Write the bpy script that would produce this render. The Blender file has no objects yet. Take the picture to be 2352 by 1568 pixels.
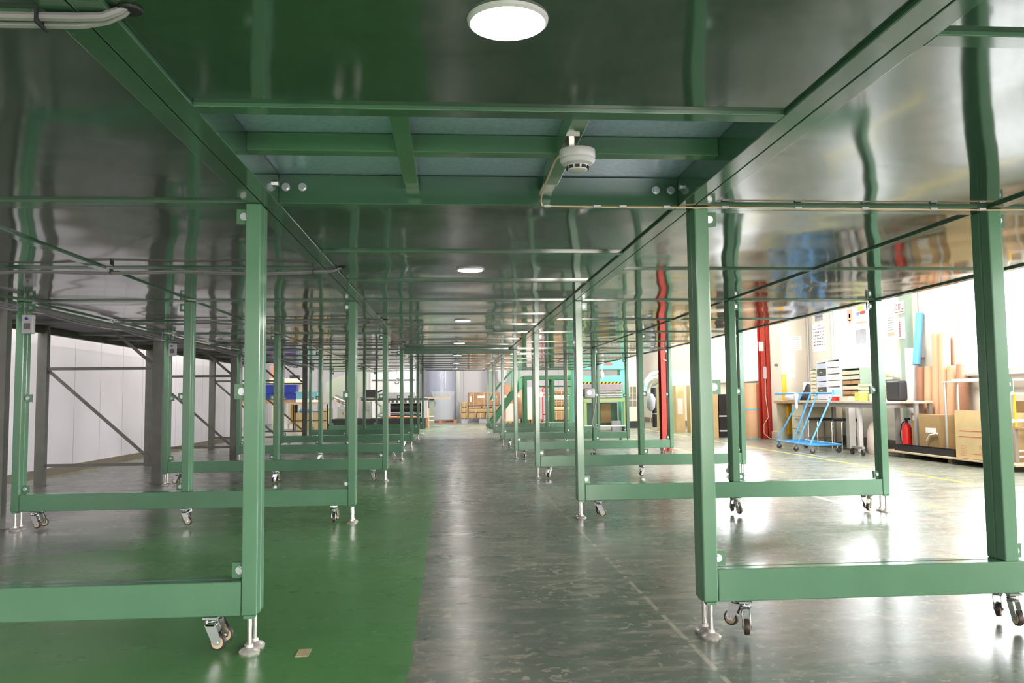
import bpy, bmesh, math, random
from mathutils import Vector, Matrix
random.seed(7)
C = bpy.context.scene.collection
SC = bpy.context.scene

# ------------------------------------------------------------------ camera
def set_camera():
    y, p, r = math.radians(4.302), math.radians(3.957), math.radians(-0.591)
    fw = Vector((math.sin(y)*math.cos(p), math.cos(y)*math.cos(p), math.sin(p)))
    rt = Vector((math.cos(y), -math.sin(y), 0)); up = rt.cross(fw)
    rt2 = math.cos(r)*rt + math.sin(r)*up; up2 = -math.sin(r)*rt + math.cos(r)*up
    cam = bpy.data.cameras.new('camera'); o = bpy.data.objects.new('camera', cam); C.objects.link(o)
    cam.sensor_fit = 'HORIZONTAL'; cam.sensor_width = 36.0; cam.lens = 1881.4/2352*36
    cam.clip_start = 0.02; cam.clip_end = 200
    m = Matrix((rt2, up2, -fw)).transposed().to_4x4(); m.translation = Vector((0, 0, 0.9))
    o.matrix_world = m
    SC.camera = o
set_camera()

# ------------------------------------------------------------------ world, light, exposure
SC.view_settings.view_transform = 'Standard'; SC.view_settings.look = 'None'
SC.view_settings.gamma = 1.0; SC.view_settings.use_curve_mapping = False
SC.view_settings.exposure = 0.92
SC.cycles.use_denoising = True
SC.cycles.max_bounces = 8; SC.cycles.diffuse_bounces = 4; SC.cycles.glossy_bounces = 5
SC.cycles.transmission_bounces = 4; SC.cycles.sample_clamp_indirect = 6.0
SC.cycles.caustics_reflective = False; SC.cycles.caustics_refractive = False
w = bpy.data.worlds.new('overcast_sky'); SC.world = w; w.use_nodes = True
w.node_tree.nodes['Background'].inputs[0].default_value = (0.92, 0.96, 1.0, 1)
w.node_tree.nodes['Background'].inputs[1].default_value = 3.0

XW = 7.15      # inner face of the right wall
WINDOWS = [(-3.6, 0.4, 1.0, 3.0), (2.6, 5.6, 1.1, 2.6), (7.6, 11.05, 1.17, 2.75), (12.62, 14.85, 1.17, 2.75), (18.4, 22.2, 1.27, 2.75)]  # first two windows are unseen, added to light the near right floor
def area(name, loc, rot, sx, sy, power, col=(1, 1, 1)):
    l = bpy.data.lights.new(name, 'AREA'); l.shape = 'RECTANGLE'; l.size = sx; l.size_y = sy; l.energy = power; l.color = col
    o = bpy.data.objects.new(name, l); C.objects.link(o); o.location = loc; o.rotation_euler = rot
    return o
WRAD = [14, 16, 17, 15, 15]
for i, (y0, y1, z0, z1) in enumerate(WINDOWS):
    a_ = (y1-y0)*(z1-z0)
    area('window_daylight', (XW+0.32, (y0+y1)/2, (z0+z1)/2), (0, math.pi/2, 0), z1-z0, y1-y0, WRAD[i]*math.pi*a_, (0.95, 0.97, 1.0))
area('doorway_daylight', (2.75, -7.35, 1.45), (math.pi/2, 0, 0), 1.9, 2.9, 330, (1.0, 0.93, 0.80))
for (x, y, p) in [(-2.6, -3.5, 260), (1.2, -3.5, 300), (5.4, -2.5, 200), (5.3, 4.5, 150), (5.3, 10.5, 150), (5.3, 17, 130), (-4.0, 3, 180), (-4.0, 8, 230), (-4.0, 15, 220), (-4.5, 24.5, 190), (0.2, 26.5, 190), (3.6, 26, 190), (5.2, 22.5, 110)]:
    area('ceiling_fill_light', (x, y, 4.75), (0, 0, 0), 1.2, 1.6, p, (1.0, 0.97, 0.92))  # unseen area lights, added to brighten the floor, walls and far hall

# ------------------------------------------------------------------ materials
def mat(name, col, rough=0.5, metal=0.0, var=0.0, vscale=8.0, bump=0.0, bscale=30.0, col2=None, coat=0.0, spec=0.5,
        emit=None, estr=0.0, bdist=0.01, rvar=0.0, alpha=1.0, trans=0.0):
    m = bpy.data.materials.new(name); m.use_nodes = True; nt = m.node_tree; b = nt.nodes['Principled BSDF']
    b.inputs['Base Color'].default_value = (*col, 1); b.inputs['Roughness'].default_value = rough
    b.inputs['Metallic'].default_value = metal; b.inputs['Specular IOR Level'].default_value = spec
    b.inputs['Coat Weight'].default_value = coat; b.inputs['Coat Roughness'].default_value = 0.08
    if alpha < 1: b.inputs['Alpha'].default_value = alpha
    if trans: b.inputs['Transmission Weight'].default_value = trans
    if emit: b.inputs['Emission Color'].default_value = (*emit, 1); b.inputs['Emission Strength'].default_value = estr
    if var or bump or rvar:
        tc = nt.nodes.new('ShaderNodeTexCoord')
    if var or rvar:
        n = nt.nodes.new('ShaderNodeTexNoise'); n.inputs['Scale'].default_value = vscale; n.inputs['Detail'].default_value = 4
        nt.links.new(tc.outputs['Object'], n.inputs['Vector'])
        if var:
            mx = nt.nodes.new('ShaderNodeMix'); mx.data_type = 'RGBA'
            c2 = col2 if col2 else tuple(c*(1-var) for c in col)
            mx.inputs[6].default_value = (*col, 1); mx.inputs[7].default_value = (*c2, 1)
            rmp = nt.nodes.new('ShaderNodeMapRange'); rmp.inputs[1].default_value = 0.35; rmp.inputs[2].default_value = 0.68
            nt.links.new(n.outputs[0], rmp.inputs[0]); nt.links.new(rmp.outputs[0], mx.inputs[0])
            nt.links.new(mx.outputs[2], b.inputs['Base Color'])
        if rvar:
            rr = nt.nodes.new('ShaderNodeMapRange'); rr.inputs[3].default_value = rough; rr.inputs[4].default_value = rough+rvar
            nt.links.new(n.outputs[0], rr.inputs[0]); nt.links.new(rr.outputs[0], b.inputs['Roughness'])
    if bump:
        n2 = nt.nodes.new('ShaderNodeTexNoise'); n2.inputs['Scale'].default_value = bscale; n2.inputs['Detail'].default_value = 2
        nt.links.new(tc.outputs['Object'], n2.inputs['Vector'])
        bp = nt.nodes.new('ShaderNodeBump'); bp.inputs['Strength'].default_value = bump; bp.inputs['Distance'].default_value = bdist
        nt.links.new(n2.outputs[0], bp.inputs['Height']); nt.links.new(bp.outputs[0], b.inputs['Normal'])
    return m

M = {}
def mm(k, *a, **kw): M[k] = mat(k, *a, **kw)
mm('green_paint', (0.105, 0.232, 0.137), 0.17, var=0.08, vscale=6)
mm('green_gloss_shaded', (0.052, 0.122, 0.075), 0.10, var=0.08, vscale=6, spec=1.0)  # same green paint, its colour darkened to carry the shade on down-facing bars
mm('green_dark', (0.05, 0.15, 0.08), 0.3)
mm('chrome', (0.75, 0.75, 0.77), 0.12, 1.0)
mm('steel', (0.62, 0.60, 0.58), 0.25, 1.0)
mm('pad_steel', (0.66, 0.61, 0.57), 0.35, 0.55)
mm('bolt_zinc', (0.55, 0.56, 0.60), 0.38, 1.0)
mm('galvanised', (0.60, 0.72, 1.0), 0.3, 0.5, var=0.18, vscale=60, rvar=0.1)
mm('tyre', (0.045, 0.03, 0.026), 0.45)
mm('hub_cream', (0.62, 0.50, 0.33), 0.5)
mm('rack_grey', (0.17, 0.168, 0.15), 0.45, var=0.2)
mm('rack_deck', (0.05, 0.045, 0.038), 0.6, var=0.4, vscale=3)
mm('wall_white', (0.66, 0.62, 0.66), 0.55, var=0.05, vscale=1.2)
mm('wall_beige', (0.72, 0.66, 0.56), 0.6, var=0.06, vscale=1.5)
mm('skirting_brown', (0.2, 0.16, 0.12), 0.6)
mm('ceiling_paint', (0.55, 0.55, 0.54), 0.8)
mm('white_plastic', (0.55, 0.52, 0.55), 0.4)
mm('cream_plastic', (0.72, 0.68, 0.52), 0.5)
mm('dark_plastic', (0.02, 0.02, 0.022), 0.45)
mm('black_matt', (0.013, 0.012, 0.014), 0.6)
mm('cable_grey', (0.24, 0.215, 0.235), 0.5)
mm('cable_tan', (0.72, 0.5, 0.34), 0.5)
mm('carton', (0.42, 0.27, 0.12), 0.75, var=0.15, vscale=5)
mm('carton_light', (0.72, 0.52, 0.27), 0.7, var=0.1, vscale=5)
mm('kraft_paper', (0.40, 0.22, 0.11), 0.6, var=0.35, vscale=7, bump=0.5, bscale=9, bdist=0.03)
mm('kraft_roll', (0.72, 0.42, 0.25), 0.55, var=0.1, vscale=3)
mm('pink_paper', (0.8, 0.64, 0.58), 0.55)
mm('copper_paper', (0.42, 0.2, 0.12), 0.5)
mm('wood', (0.5, 0.3, 0.14), 0.55, var=0.25, vscale=9)
mm('wood_pale', (0.68, 0.52, 0.36), 0.6, var=0.2, vscale=9)
mm('desk_top', (0.72, 0.6, 0.48), 0.4)
mm('desk_grey', (0.33, 0.30, 0.28), 0.5)
mm('desk_cream', (0.68, 0.62, 0.46), 0.5)
mm('blue_crate', (0.012, 0.03, 0.28), 0.4)
mm('teal_crate', (0.2, 0.5, 0.55), 0.4)
mm('blue_paint', (0.08, 0.33, 0.72), 0.35)
mm('blue_sheet', (0.13, 0.42, 0.85), 0.4)
mm('red_paint', (0.52, 0.045, 0.03), 0.4, var=0.15)
mm('red_bright', (0.75, 0.02, 0.02), 0.3)
mm('orange', (0.72, 0.2, 0.05), 0.4)
mm('yellow', (0.85, 0.46, 0.02), 0.5)
mm('mint', (0.16, 0.62, 0.46), 0.35)
mm('leaf_green', (0.2, 0.5, 0.28), 0.4)
mm('olive_green', (0.38, 0.5, 0.2), 0.45)
mm('stair_green', (0.06, 0.19, 0.09), 0.4)
mm('machine_grey', (0.36, 0.39, 0.31), 0.45)
mm('machine_dark', (0.1, 0.1, 0.075), 0.4, 0.3)
mm('panel_white', (0.7, 0.66, 0.66), 0.5)
mm('purple_grey', (0.36, 0.29, 0.31), 0.6)
mm('wrap_plastic', (0.33, 0.34, 0.44), 0.12, coat=0.7, bump=0.3, bscale=7, bdist=0.02)
mm('wrap_light', (0.80, 0.82, 0.88), 0.2, coat=0.4, bump=0.4, bscale=5, bdist=0.02)
mm('concrete', (0.36, 0.36, 0.38), 0.8, var=0.2)
mm('paper_white', (0.82, 0.80, 0.80), 0.7)
mm('print_ink', (0.16, 0.15, 0.18), 0.7)
mm('print_red', (0.65, 0.06, 0.06), 0.7)
mm('print_pink', (0.78, 0.42, 0.3), 0.7)
mm('print_yellow', (0.75, 0.7, 0.1), 0.7)
mm('print_blue', (0.2, 0.32, 0.6), 0.7)
mm('lamp_emit', (1, 1, 1), 0.5, emit=(1.0, 0.95, 0.88), estr=65)
mm('glass', (1, 1, 1), 0.05, alpha=0.12)
mm('frame_alu', (0.6, 0.62, 0.6), 0.35, 0.6)
mm('column_green', (0.32, 0.42, 0.34), 0.5)
mm('silver_duct', (0.85, 0.85, 0.82), 0.3, 1.0, bump=0.3, bscale=12, bdist=0.01)
mm('seat_black', (0.02, 0.02, 0.025), 0.6)
mm('tape', (0.55, 0.45, 0.26), 0.6, var=0.4, vscale=60)
mm('clear_box', (0.6, 0.66, 0.85), 0.2)
mm('lime', (0.55, 0.65, 0.12), 0.5)

# glossy sheet panel: slow waves in the sheet make the reflections wobble
def sheet_mat():
    m = bpy.data.materials.new('glossy_green_sheet'); m.use_nodes = True; nt = m.node_tree; b = nt.nodes['Principled BSDF']
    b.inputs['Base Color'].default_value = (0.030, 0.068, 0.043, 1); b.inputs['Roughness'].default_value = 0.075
    b.inputs['IOR'].default_value = 1.95
    g = nt.nodes.new('ShaderNodeNewGeometry')
    h = None
    for sc, wt in ((0.95, 1.0), (2.6, 0.2)):
        n = nt.nodes.new('ShaderNodeTexNoise'); n.inputs['Scale'].default_value = sc; n.inputs['Detail'].default_value = 0
        nt.links.new(g.outputs['Position'], n.inputs['Vector'])
        mu = nt.nodes.new('ShaderNodeMath'); mu.operation = 'MULTIPLY'; mu.inputs[1].default_value = wt
        nt.links.new(n.outputs[0], mu.inputs[0])
        if h is None: h = mu
        else:
            ad = nt.nodes.new('ShaderNodeMath'); ad.operation = 'ADD'
            nt.links.new(h.outputs[0], ad.inputs[0]); nt.links.new(mu.outputs[0], ad.inputs[1]); h = ad
    bp = nt.nodes.new('ShaderNodeBump'); bp.inputs['Strength'].default_value = 1.0; bp.inputs['Distance'].default_value = 0.027
    nt.links.new(h.outputs[0], bp.inputs['Height']); nt.links.new(bp.outputs[0], b.inputs['Normal'])
    return m
M['sheet'] = sheet_mat()

# ------------------------------------------------------------------ floor material
def floor_mat():
    m = bpy.data.materials.new('painted_factory_floor'); m.use_nodes = True; nt = m.node_tree; N = nt.nodes; L = nt.links
    b = N['Principled BSDF']
    g = N.new('ShaderNodeNewGeometry'); sp = N.new('ShaderNodeSeparateXYZ'); L.new(g.outputs['Position'], sp.inputs[0])
    X, Y = sp.outputs[0], sp.outputs[1]
    def math_(op, a, b_=None, clamp=False):
        n = N.new('ShaderNodeMath'); n.operation = op; n.use_clamp = clamp
        for i, v in enumerate((a, b_)):
            if v is None: continue
            if isinstance(v, (int, float)): n.inputs[i].default_value = v
            else: L.new(v, n.inputs[i])
        return n.outputs[0]
    def noise(scale, detail=4, vec=None, dist=0.0, rough=0.55):
        n = N.new('ShaderNodeTexNoise'); n.inputs['Scale'].default_value = scale; n.inputs['Detail'].default_value = detail
        n.inputs['Distortion'].default_value = dist; n.inputs['Roughness'].default_value = rough
        L.new(vec if vec is not None else g.outputs['Position'], n.inputs['Vector']); return n.outputs[0]
    def ramp(v, a, b_, c=0.0, d=1.0):
        n = N.new('ShaderNodeMapRange'); n.clamp = True
        for i, q in zip((1, 2, 3, 4), (a, b_, c, d)): n.inputs[i].default_value = q
        L.new(v, n.inputs[0]); return n.outputs[0]
    def mix(f, a, b_):
        n = N.new('ShaderNodeMix'); n.data_type = 'RGBA'
        if isinstance(f, (int, float)): n.inputs[0].default_value = f
        else: L.new(f, n.inputs[0])
        for i, v in ((6, a), (7, b_)):
            if isinstance(v, tuple): n.inputs[i].default_value = (*v, 1)
            else: L.new(v, n.inputs[i])
        return n.outputs[2]
    mp = N.new('ShaderNodeMapping'); mp.inputs['Scale'].default_value = (1.0, 0.35, 1.0); L.new(g.outputs['Position'], mp.inputs[0])
    mp2 = N.new('ShaderNodeMapping'); mp2.inputs['Scale'].default_value = (0.55, 1.6, 1.0); L.new(g.outputs['Position'], mp2.inputs[0])
    n1 = noise(1.3, 5, mp.outputs[0]); n2 = noise(7, 6, mp2.outputs[0], 0.4); n3 = noise(21, 6, None, 0.9, 0.62); n4 = noise(2.2, 4, mp2.outputs[0])
    worn = mix(ramp(n1, 0.35, 0.65), (0.112, 0.142, 0.110), (0.185, 0.20, 0.165))
    worn = mix(ramp(n2, 0.50, 0.62, 0, 0.7), worn, (0.29, 0.275, 0.225))
    flake = math_('MULTIPLY', ramp(n3, 0.565, 0.60), ramp(n4, 0.36, 0.54))
    worn = mix(math_('MULTIPLY', flake, 0.8), worn, (0.42, 0.39, 0.295))
    dirt = math_('MULTIPLY', ramp(noise(22, 5, mp2.outputs[0], 0.8), 0.64, 0.72), 0.6)
    worn = mix(dirt, worn, (0.05, 0.055, 0.045))
    fresh = mix(ramp(n1, 0.3, 0.7), (0.085, 0.225, 0.078), (0.115, 0.305, 0.094))
    fresh = mix(ramp(n2, 0.6, 0.75, 0, 0.3), fresh, (0.05, 0.13, 0.09))
    leftgrey = mix(ramp(n1, 0.3, 0.7), (0.13, 0.15, 0.12), (0.2, 0.195, 0.17))
    edge = math_('ADD', X, ramp(noise(6, 3), 0.3, 0.7, -0.008, 0.008))
    isfresh = ramp(edge, -0.145, -0.141, 1.0, 0.0)
    # the fresh green lane runs from the aisle to the middle of the left tables, grey worn floor beyond
    lane = ramp(math_('ADD', X, ramp(n4, 0.2, 0.8, -0.6, 0.6)), -2.6, -1.9)
    fl = mix(lane, leftgrey, fresh)
    keep = math_('MULTIPLY', isfresh, ramp(Y, 5.5, 17.0, 1.0, 0.28))
    col = mix(keep, worn, fl)
    def band(x0, wd, slope=0.0, y0=None, y1=None, wear=None):
        c = math_('SUBTRACT', X, x0)
        if slope: c = math_('SUBTRACT', c, math_('MULTIPLY', Y, slope))
        k = ramp(math_('ABSOLUTE', c), wd/2-0.002, wd/2+0.003, 1, 0)
        if y0 is not None: k = math_('MULTIPLY', k, ramp(Y, y0-0.01, y0+0.01))
        if y1 is not None: k = math_('MULTIPLY', k, ramp(Y, y1-0.01, y1+0.01, 1, 0))
        if wear: k = math_('MULTIPLY', k, ramp(noise(wear[0], 3), wear[1], wear[1]+0.06, 0, wear[2]))
        return k
    col = mix(band(0.868, 0.018, 0, 2.2, 9.5, (13, 0.45, 0.8)), col, (0.46, 0.43, 0.33))
    col = mix(band(3.56, 0.04, 0, 2, 24, (3, 0.3, 0.9)), col, (0.03, 0.13, 0.085))
    yd = math_('MULTIPLY', band(3.88, 0.055, 0, 5.5, 24), ramp(math_('FRACT', math_('MULTIPLY', Y, 0.32)), 0.55, 0.57, 1, 0))
    col = mix(yd, col, (0.62, 0.55, 0.08))
    col = mix(band(5.1, 0.06, 0.012, 6.8, 27, (5, 0.2, 0.9)), col, (0.72, 0.6, 0.06))
    for (x0, y0, y1) in ((3.23, 6.1, 9.4), (5.44, 11.6, 12.8), (3.9, 13.5, 16)):
        col = mix(band(x0, 0.06, 0, y0, y1, (6, 0.3, 0.8)), col, (0.5, 0.5, 0.46))
    # fine dark cracks
    vo = N.new('ShaderNodeTexVoronoi'); vo.feature = 'DISTANCE_TO_EDGE'; vo.inputs['Scale'].default_value = 0.45
    va = N.new('ShaderNodeVectorMath'); va.operation = 'ADD'
    nz = N.new('ShaderNodeTexNoise'); nz.inputs['Scale'].default_value = 2.5; L.new(g.outputs['Position'], nz.inputs['Vector'])
    L.new(g.outputs['Position'], va.inputs[0]); L.new(nz.outputs[1], va.inputs[1]); L.new(va.outputs[0], vo.inputs['Vector'])
    crack = math_('MULTIPLY', ramp(vo.outputs[0], 0.002, 0.006, 0.5, 0), ramp(X, 1.0, 1.6))
    col = mix(crack, col, (0.05, 0.05, 0.045))
    L.new(col, b.inputs['Base Color'])
    L.new(ramp(n4, 0.3, 0.7, 0.24, 0.32), b.inputs['Roughness'])
    b.inputs['IOR'].default_value = 1.55
    return m
M['floor'] = floor_mat()

# wall of white vertical boards: joints every 0.8 m
def boards_mat(name, col, axis, pitch, off=0.0, line=(0.35, 0.33, 0.35)):
    m = bpy.data.materials.new(name); m.use_nodes = True; nt = m.node_tree; N = nt.nodes; L = nt.links; b = N['Principled BSDF']
    g = N.new('ShaderNodeNewGeometry'); sp = N.new('ShaderNodeSeparateXYZ'); L.new(g.outputs['Position'], sp.inputs[0])
    a = N.new('ShaderNodeMath'); a.operation = 'ADD'; a.inputs[1].default_value = 50*pitch-off; L.new(sp.outputs[axis], a.inputs[0])
    f = N.new('ShaderNodeMath'); f.operation = 'MODULO'; f.inputs[1].default_value = pitch; L.new(a.outputs[0], f.inputs[0])
    r = N.new('ShaderNodeMath'); r.operation = 'LESS_THAN'; r.inputs[1].default_value = 0.012; L.new(f.outputs[0], r.inputs[0])
    n = N.new('ShaderNodeTexNoise'); n.inputs['Scale'].default_value = 1.4; n.inputs['Detail'].default_value = 5; L.new(g.outputs['Position'], n.inputs['Vector'])
    mr = N.new('ShaderNodeMapRange'); mr.inputs[3].default_value = 0.88; mr.inputs[4].default_value = 1.06; L.new(n.outputs[0], mr.inputs[0])
    vm = N.new('ShaderNodeVectorMath'); vm.operation = 'SCALE'; vm.inputs[0].default_value = col; L.new(mr.outputs[0], vm.inputs['Scale'])
    mx = N.new('ShaderNodeMix'); mx.data_type = 'RGBA'; L.new(r.outputs[0], mx.inputs[0]); L.new(vm.outputs[0], mx.inputs[6]); mx.inputs[7].default_value = (*line, 1)
    L.new(mx.outputs[2], b.inputs['Base Color']); b.inputs['Roughness'].default_value = 0.5
    return m
M['boards_left'] = boards_mat('white_wall_boards', (0.76, 0.71, 0.75), 1, 0.8, 0.02)
M['boards_back'] = boards_mat('white_back_boards', (0.72, 0.69, 0.73), 0, 0.95, 0.5)

# ------------------------------------------------------------------ mesh builder
class B:
    def __init__(s): s.bm = bmesh.new()
    def box(s, x0, x1, y0, y1, z0, z1, bev=0.0):
        vs = [s.bm.verts.new((x, y, z)) for x in (x0, x1) for y in (y0, y1) for z in (z0, z1)]
        f = [(0, 1, 3, 2), (4, 6, 7, 5), (0, 4, 5, 1), (2, 3, 7, 6), (0, 2, 6, 4), (1, 5, 7, 3)]
        fs = [s.bm.faces.new([vs[i] for i in q]) for q in f]
        if bev:
            es = list({e for q in fs for e in q.edges})
            bmesh.ops.bevel(s.bm, geom=es, offset=bev, segments=2, profile=0.5, affect='EDGES')
        return s
    def cyl(s, p0, p1, r, seg=14, r2=None, cap=True):
        p0, p1 = Vector(p0), Vector(p1); d = (p1-p0).normalized(); r2 = r if r2 is None else r2
        a = d.orthogonal().normalized(); c = d.cross(a)
        R = [[s.bm.verts.new(p + (a*math.cos(2*math.pi*i/seg)+c*math.sin(2*math.pi*i/seg))*rr) for i in range(seg)] for p, rr in ((p0, r), (p1, r2))]
        for i in range(seg):
            j = (i+1) % seg; s.bm.faces.new((R[0][i], R[0][j], R[1][j], R[1][i]))
        if cap:
            s.bm.faces.new(R[0][::-1]); s.bm.faces.new(R[1])
        return s
    def tube(s, pts, r, seg=8, closed=False):
        pts = [Vector(p) for p in pts]; n = len(pts); rings = []; a = None
        for i, p in enumerate(pts):
            if closed: t = (pts[(i+1) % n]-pts[i-1]).normalized()
            elif i == 0: t = (pts[1]-p).normalized()
            elif i == n-1: t = (p-pts[-2]).normalized()
            else: t = ((pts[i+1]-p).normalized()+(p-pts[i-1]).normalized()).normalized()
            a = t.orthogonal().normalized() if a is None else (a-t*a.dot(t)).normalized()
            c = t.cross(a)
            rings.append([s.bm.verts.new(p+(a*math.cos(2*math.pi*k/seg)+c*math.sin(2*math.pi*k/seg))*r) for k in range(seg)])
        m = n if closed else n-1
        for i in range(m):
            A, D = rings[i], rings[(i+1) % n]
            for k in range(seg):
                q = (k+1) % seg; s.bm.faces.new((A[k], A[q], D[q], D[k]))
        if not closed: s.bm.faces.new(rings[0][::-1]); s.bm.faces.new(rings[-1])
        return s
    def lathe(s, prof, c=(0, 0, 0), seg=24, axis='z'):
        c = Vector(c); rings = []
        for r, z in prof:
            ring = []
            for k in range(seg):
                a = 2*math.pi*k/seg; x, y = r*math.cos(a), r*math.sin(a)
                v = {'z': (x, y, z), 'x': (z, x, y), 'y': (x, z, y)}[axis]
                ring.append(s.bm.verts.new(c+Vector(v)))
            rings.append(ring)
        for A, D in zip(rings, rings[1:]):
            for k in range(seg):
                q = (k+1) % seg; s.bm.faces.new((A[k], A[q], D[q], D[k]))
        s.bm.faces.new(rings[0][::-1]); s.bm.faces.new(rings[-1])
        return s
    def prism(s, pts, axis, a, b):
        """pts: 2D outline; axis: extrusion axis; a..b extrusion range"""
        def v(p, t): return {'x': (t, p[0], p[1]), 'y': (p[0], t, p[1]), 'z': (p[0], p[1], t)}[axis]
        A = [s.bm.verts.new(v(p, a)) for p in pts]; D = [s.bm.verts.new(v(p, b)) for p in pts]
        n = len(pts)
        for i in range(n): s.bm.faces.new((A[i], A[(i+1) % n], D[(i+1) % n], D[i]))
        s.bm.faces.new(A[::-1]); s.bm.faces.new(D); return s
    def beam(s, p0, p1, w_, h_, up=(0, 0, 1)):
        p0, p1 = Vector(p0), Vector(p1); d = (p1-p0).normalized(); u = Vector(up); sd = d.cross(u)
        if sd.length < 1e-4: sd = d.orthogonal()
        sd.normalize(); u = sd.cross(d)
        V = [[s.bm.verts.new(p+sd*a*w_/2+u*b_*h_/2) for a, b_ in ((-1, -1), (1, -1), (1, 1), (-1, 1))] for p in (p0, p1)]
        for i in range(4): s.bm.faces.new((V[0][i], V[0][(i+1) % 4], V[1][(i+1) % 4], V[1][i]))
        s.bm.faces.new(V[0][::-1]); s.bm.faces.new(V[1]); return s
    def xf(s, mat_): bmesh.ops.transform(s.bm, matrix=mat_, verts=s.bm.verts); return s
    def rotz(s, ang, c): return s.xf(Matrix.Translation(c) @ Matrix.Rotation(ang, 4, 'Z') @ Matrix.Translation(-Vector(c)))
    def mesh(s, name, m, smooth=False, shift=None):
        bmesh.ops.recalc_face_normals(s.bm, faces=s.bm.faces)
        if shift is not None: bmesh.ops.translate(s.bm, verts=s.bm.verts, vec=-Vector(shift))
        me = bpy.data.meshes.new(name); s.bm.to_mesh(me); s.bm.free()
        me.materials.append(M[m] if isinstance(m, str) else m)
        if smooth:
            me.polygons.foreach_set('use_smooth', [True]*len(me.polygons))
            me.set_sharp_from_angle(angle=math.radians(35))
        return me

def tag(o, label=None, cat=None, group=None, kind=None):
    if label: o['label'] = label
    if cat: o['category'] = cat
    if group: o['group'] = group
    if kind: o['kind'] = kind
    return o
class Thing:
    """an Empty at the base of a thing; parts are given in world coordinates"""
    def __init__(s, name, label, cat, loc, group=None):
        s.o = bpy.data.objects.new(name, None); C.objects.link(s.o); s.o.location = loc; s.o.empty_display_size = 0.05
        s.loc = Vector(loc); tag(s.o, label, cat, group)
    def part(s, name, b, m, smooth=False, label=None, parent=None):
        base = s.loc if parent is None else Vector(parent['_w'])
        o = bpy.data.objects.new(name, b.mesh(name, m, smooth, shift=base)); C.objects.link(o)
        o.parent = s.o if parent is None else parent
        if label: o['label'] = label
        return o
    def part_at(s, name, b, m, at, smooth=False, label=None):
        """part with its own origin (for parts that carry sub-parts); b in world coordinates"""
        o = bpy.data.objects.new(name, b.mesh(name, m, smooth, shift=at)); C.objects.link(o)
        o.parent = s.o; o.location = Vector(at)-s.loc; o['_w'] = list(at)
        if label: o['label'] = label
        return o
def single(name, b, m, label, cat, loc, group=None, smooth=False):
    o = bpy.data.objects.new(name, b.mesh(name, m, smooth, shift=loc)); C.objects.link(o); o.location = loc
    return tag(o, label, cat, group)
def struct(name, b, m, parent=None, smooth=False):
    o = bpy.data.objects.new(name, b.mesh(name, m, smooth)); C.objects.link(o)
    if parent: o.parent = parent
    else: o['kind'] = 'structure'
    return o
def dup(o, parent=None):
    kids = list(o.children)
    c = o.copy(); C.objects.link(c)
    if parent is not None: c.parent = parent
    for k in kids: dup(k, c)
    return c

# ------------------------------------------------------------------ setting
struct('floor', B().box(-7.3, 7.5, -7, 33.2, -0.1, 0), 'floor')
struct('ceiling', B().box(-7.3, 7.5, -7, 33.2, 5.0, 5.15), 'ceiling_paint')
struct('wall_left', B().box(-5.1, -4.95, -7, 19.2, 0, 5), 'boards_left')
struct('wall_far_left', B().box(-7.3, -7.1, 19.2, 33.2, 0, 5).box(-7.3, -4.95, 19.05, 19.2, 0, 5), 'wall_white')
struct('wall_back', B().box(-7.3, 7.5, 32.6, 32.8, 0, 5), 'boards_back')
struct('wall_front', B().box(-5.1, 1.8, -7.1, -6.95, 0, 5).box(3.7, 7.5, -7.1, -6.95, 0, 5).box(1.8, 3.7, -7.1, -6.95, 2.9, 5), 'wall_white')
struct('baseboard_left', B().box(-4.95, -4.93, -7, 19.05, 0, 0.10), 'skirting_brown')
def right_wall():
    b = B(); ys = -7
    for (y0, y1, z0, z1) in WINDOWS:
        b.box(XW, XW+0.15, ys, y0, 0, 5); b.box(XW, XW+0.15, y0, y1, 0, z0); b.box(XW, XW+0.15, y0, y1, z1, 5); ys = y1
    b.box(XW, XW+0.15, ys, 33.2, 0, 5)
    struct('wall_right', b, 'wall_beige')
    struct('baseboard_right', B().box(XW-0.02, XW, -7, 32.6, 0, 0.16), 'skirting_brown')
    for i, (y0, y1, z0, z1) in enumerate(WINDOWS):
        n = 2; fr = B()
        fr.box(XW+0.02, XW+0.10, y0, y1, z0, z0+0.05).box(XW+0.02, XW+0.10, y0, y1, z1-0.05, z1)
        for yy in (y0+0.025, (y0+y1)/2, y1-0.025): fr.box(XW+0.02, XW+0.10, yy-0.025, yy+0.025, z0+0.05, z1-0.05)
        f = struct('window_%d' % (i+1), fr, 'frame_alu')
        pn = struct('pane', B().box(XW+0.055, XW+0.06, y0+0.05, y1-0.05, z0+0.05, z1-0.05), 'glass', parent=f)
        struct('sill', B().box(XW-0.12, XW+0.02, y0-0.04, y1+0.04, z0-0.03, z0), 'frame_alu', parent=f)
right_wall()
# pilasters and posts of the building
struct('trim_1', B().box(6.62, XW, 15.98, 16.55, 0, 5).box(6.60, 6.62, 15.98, 16.55, 0, 0.16), 'wall_beige')
struct('trim_2', B().box(XW-0.10, XW, 12.16, 12.36, 0, 5), 'column_green')
struct('trim_3', B().box(0.23, 0.35, 32.5, 32.6, 0, 5), 'frame_alu')
struct('trim_4', B().box(XW-0.012, XW, 15.72, 15.78, 0.9, 5).box(XW-0.012, XW, 14.86, 14.92, 1.1, 3), 'frame_alu')

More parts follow.
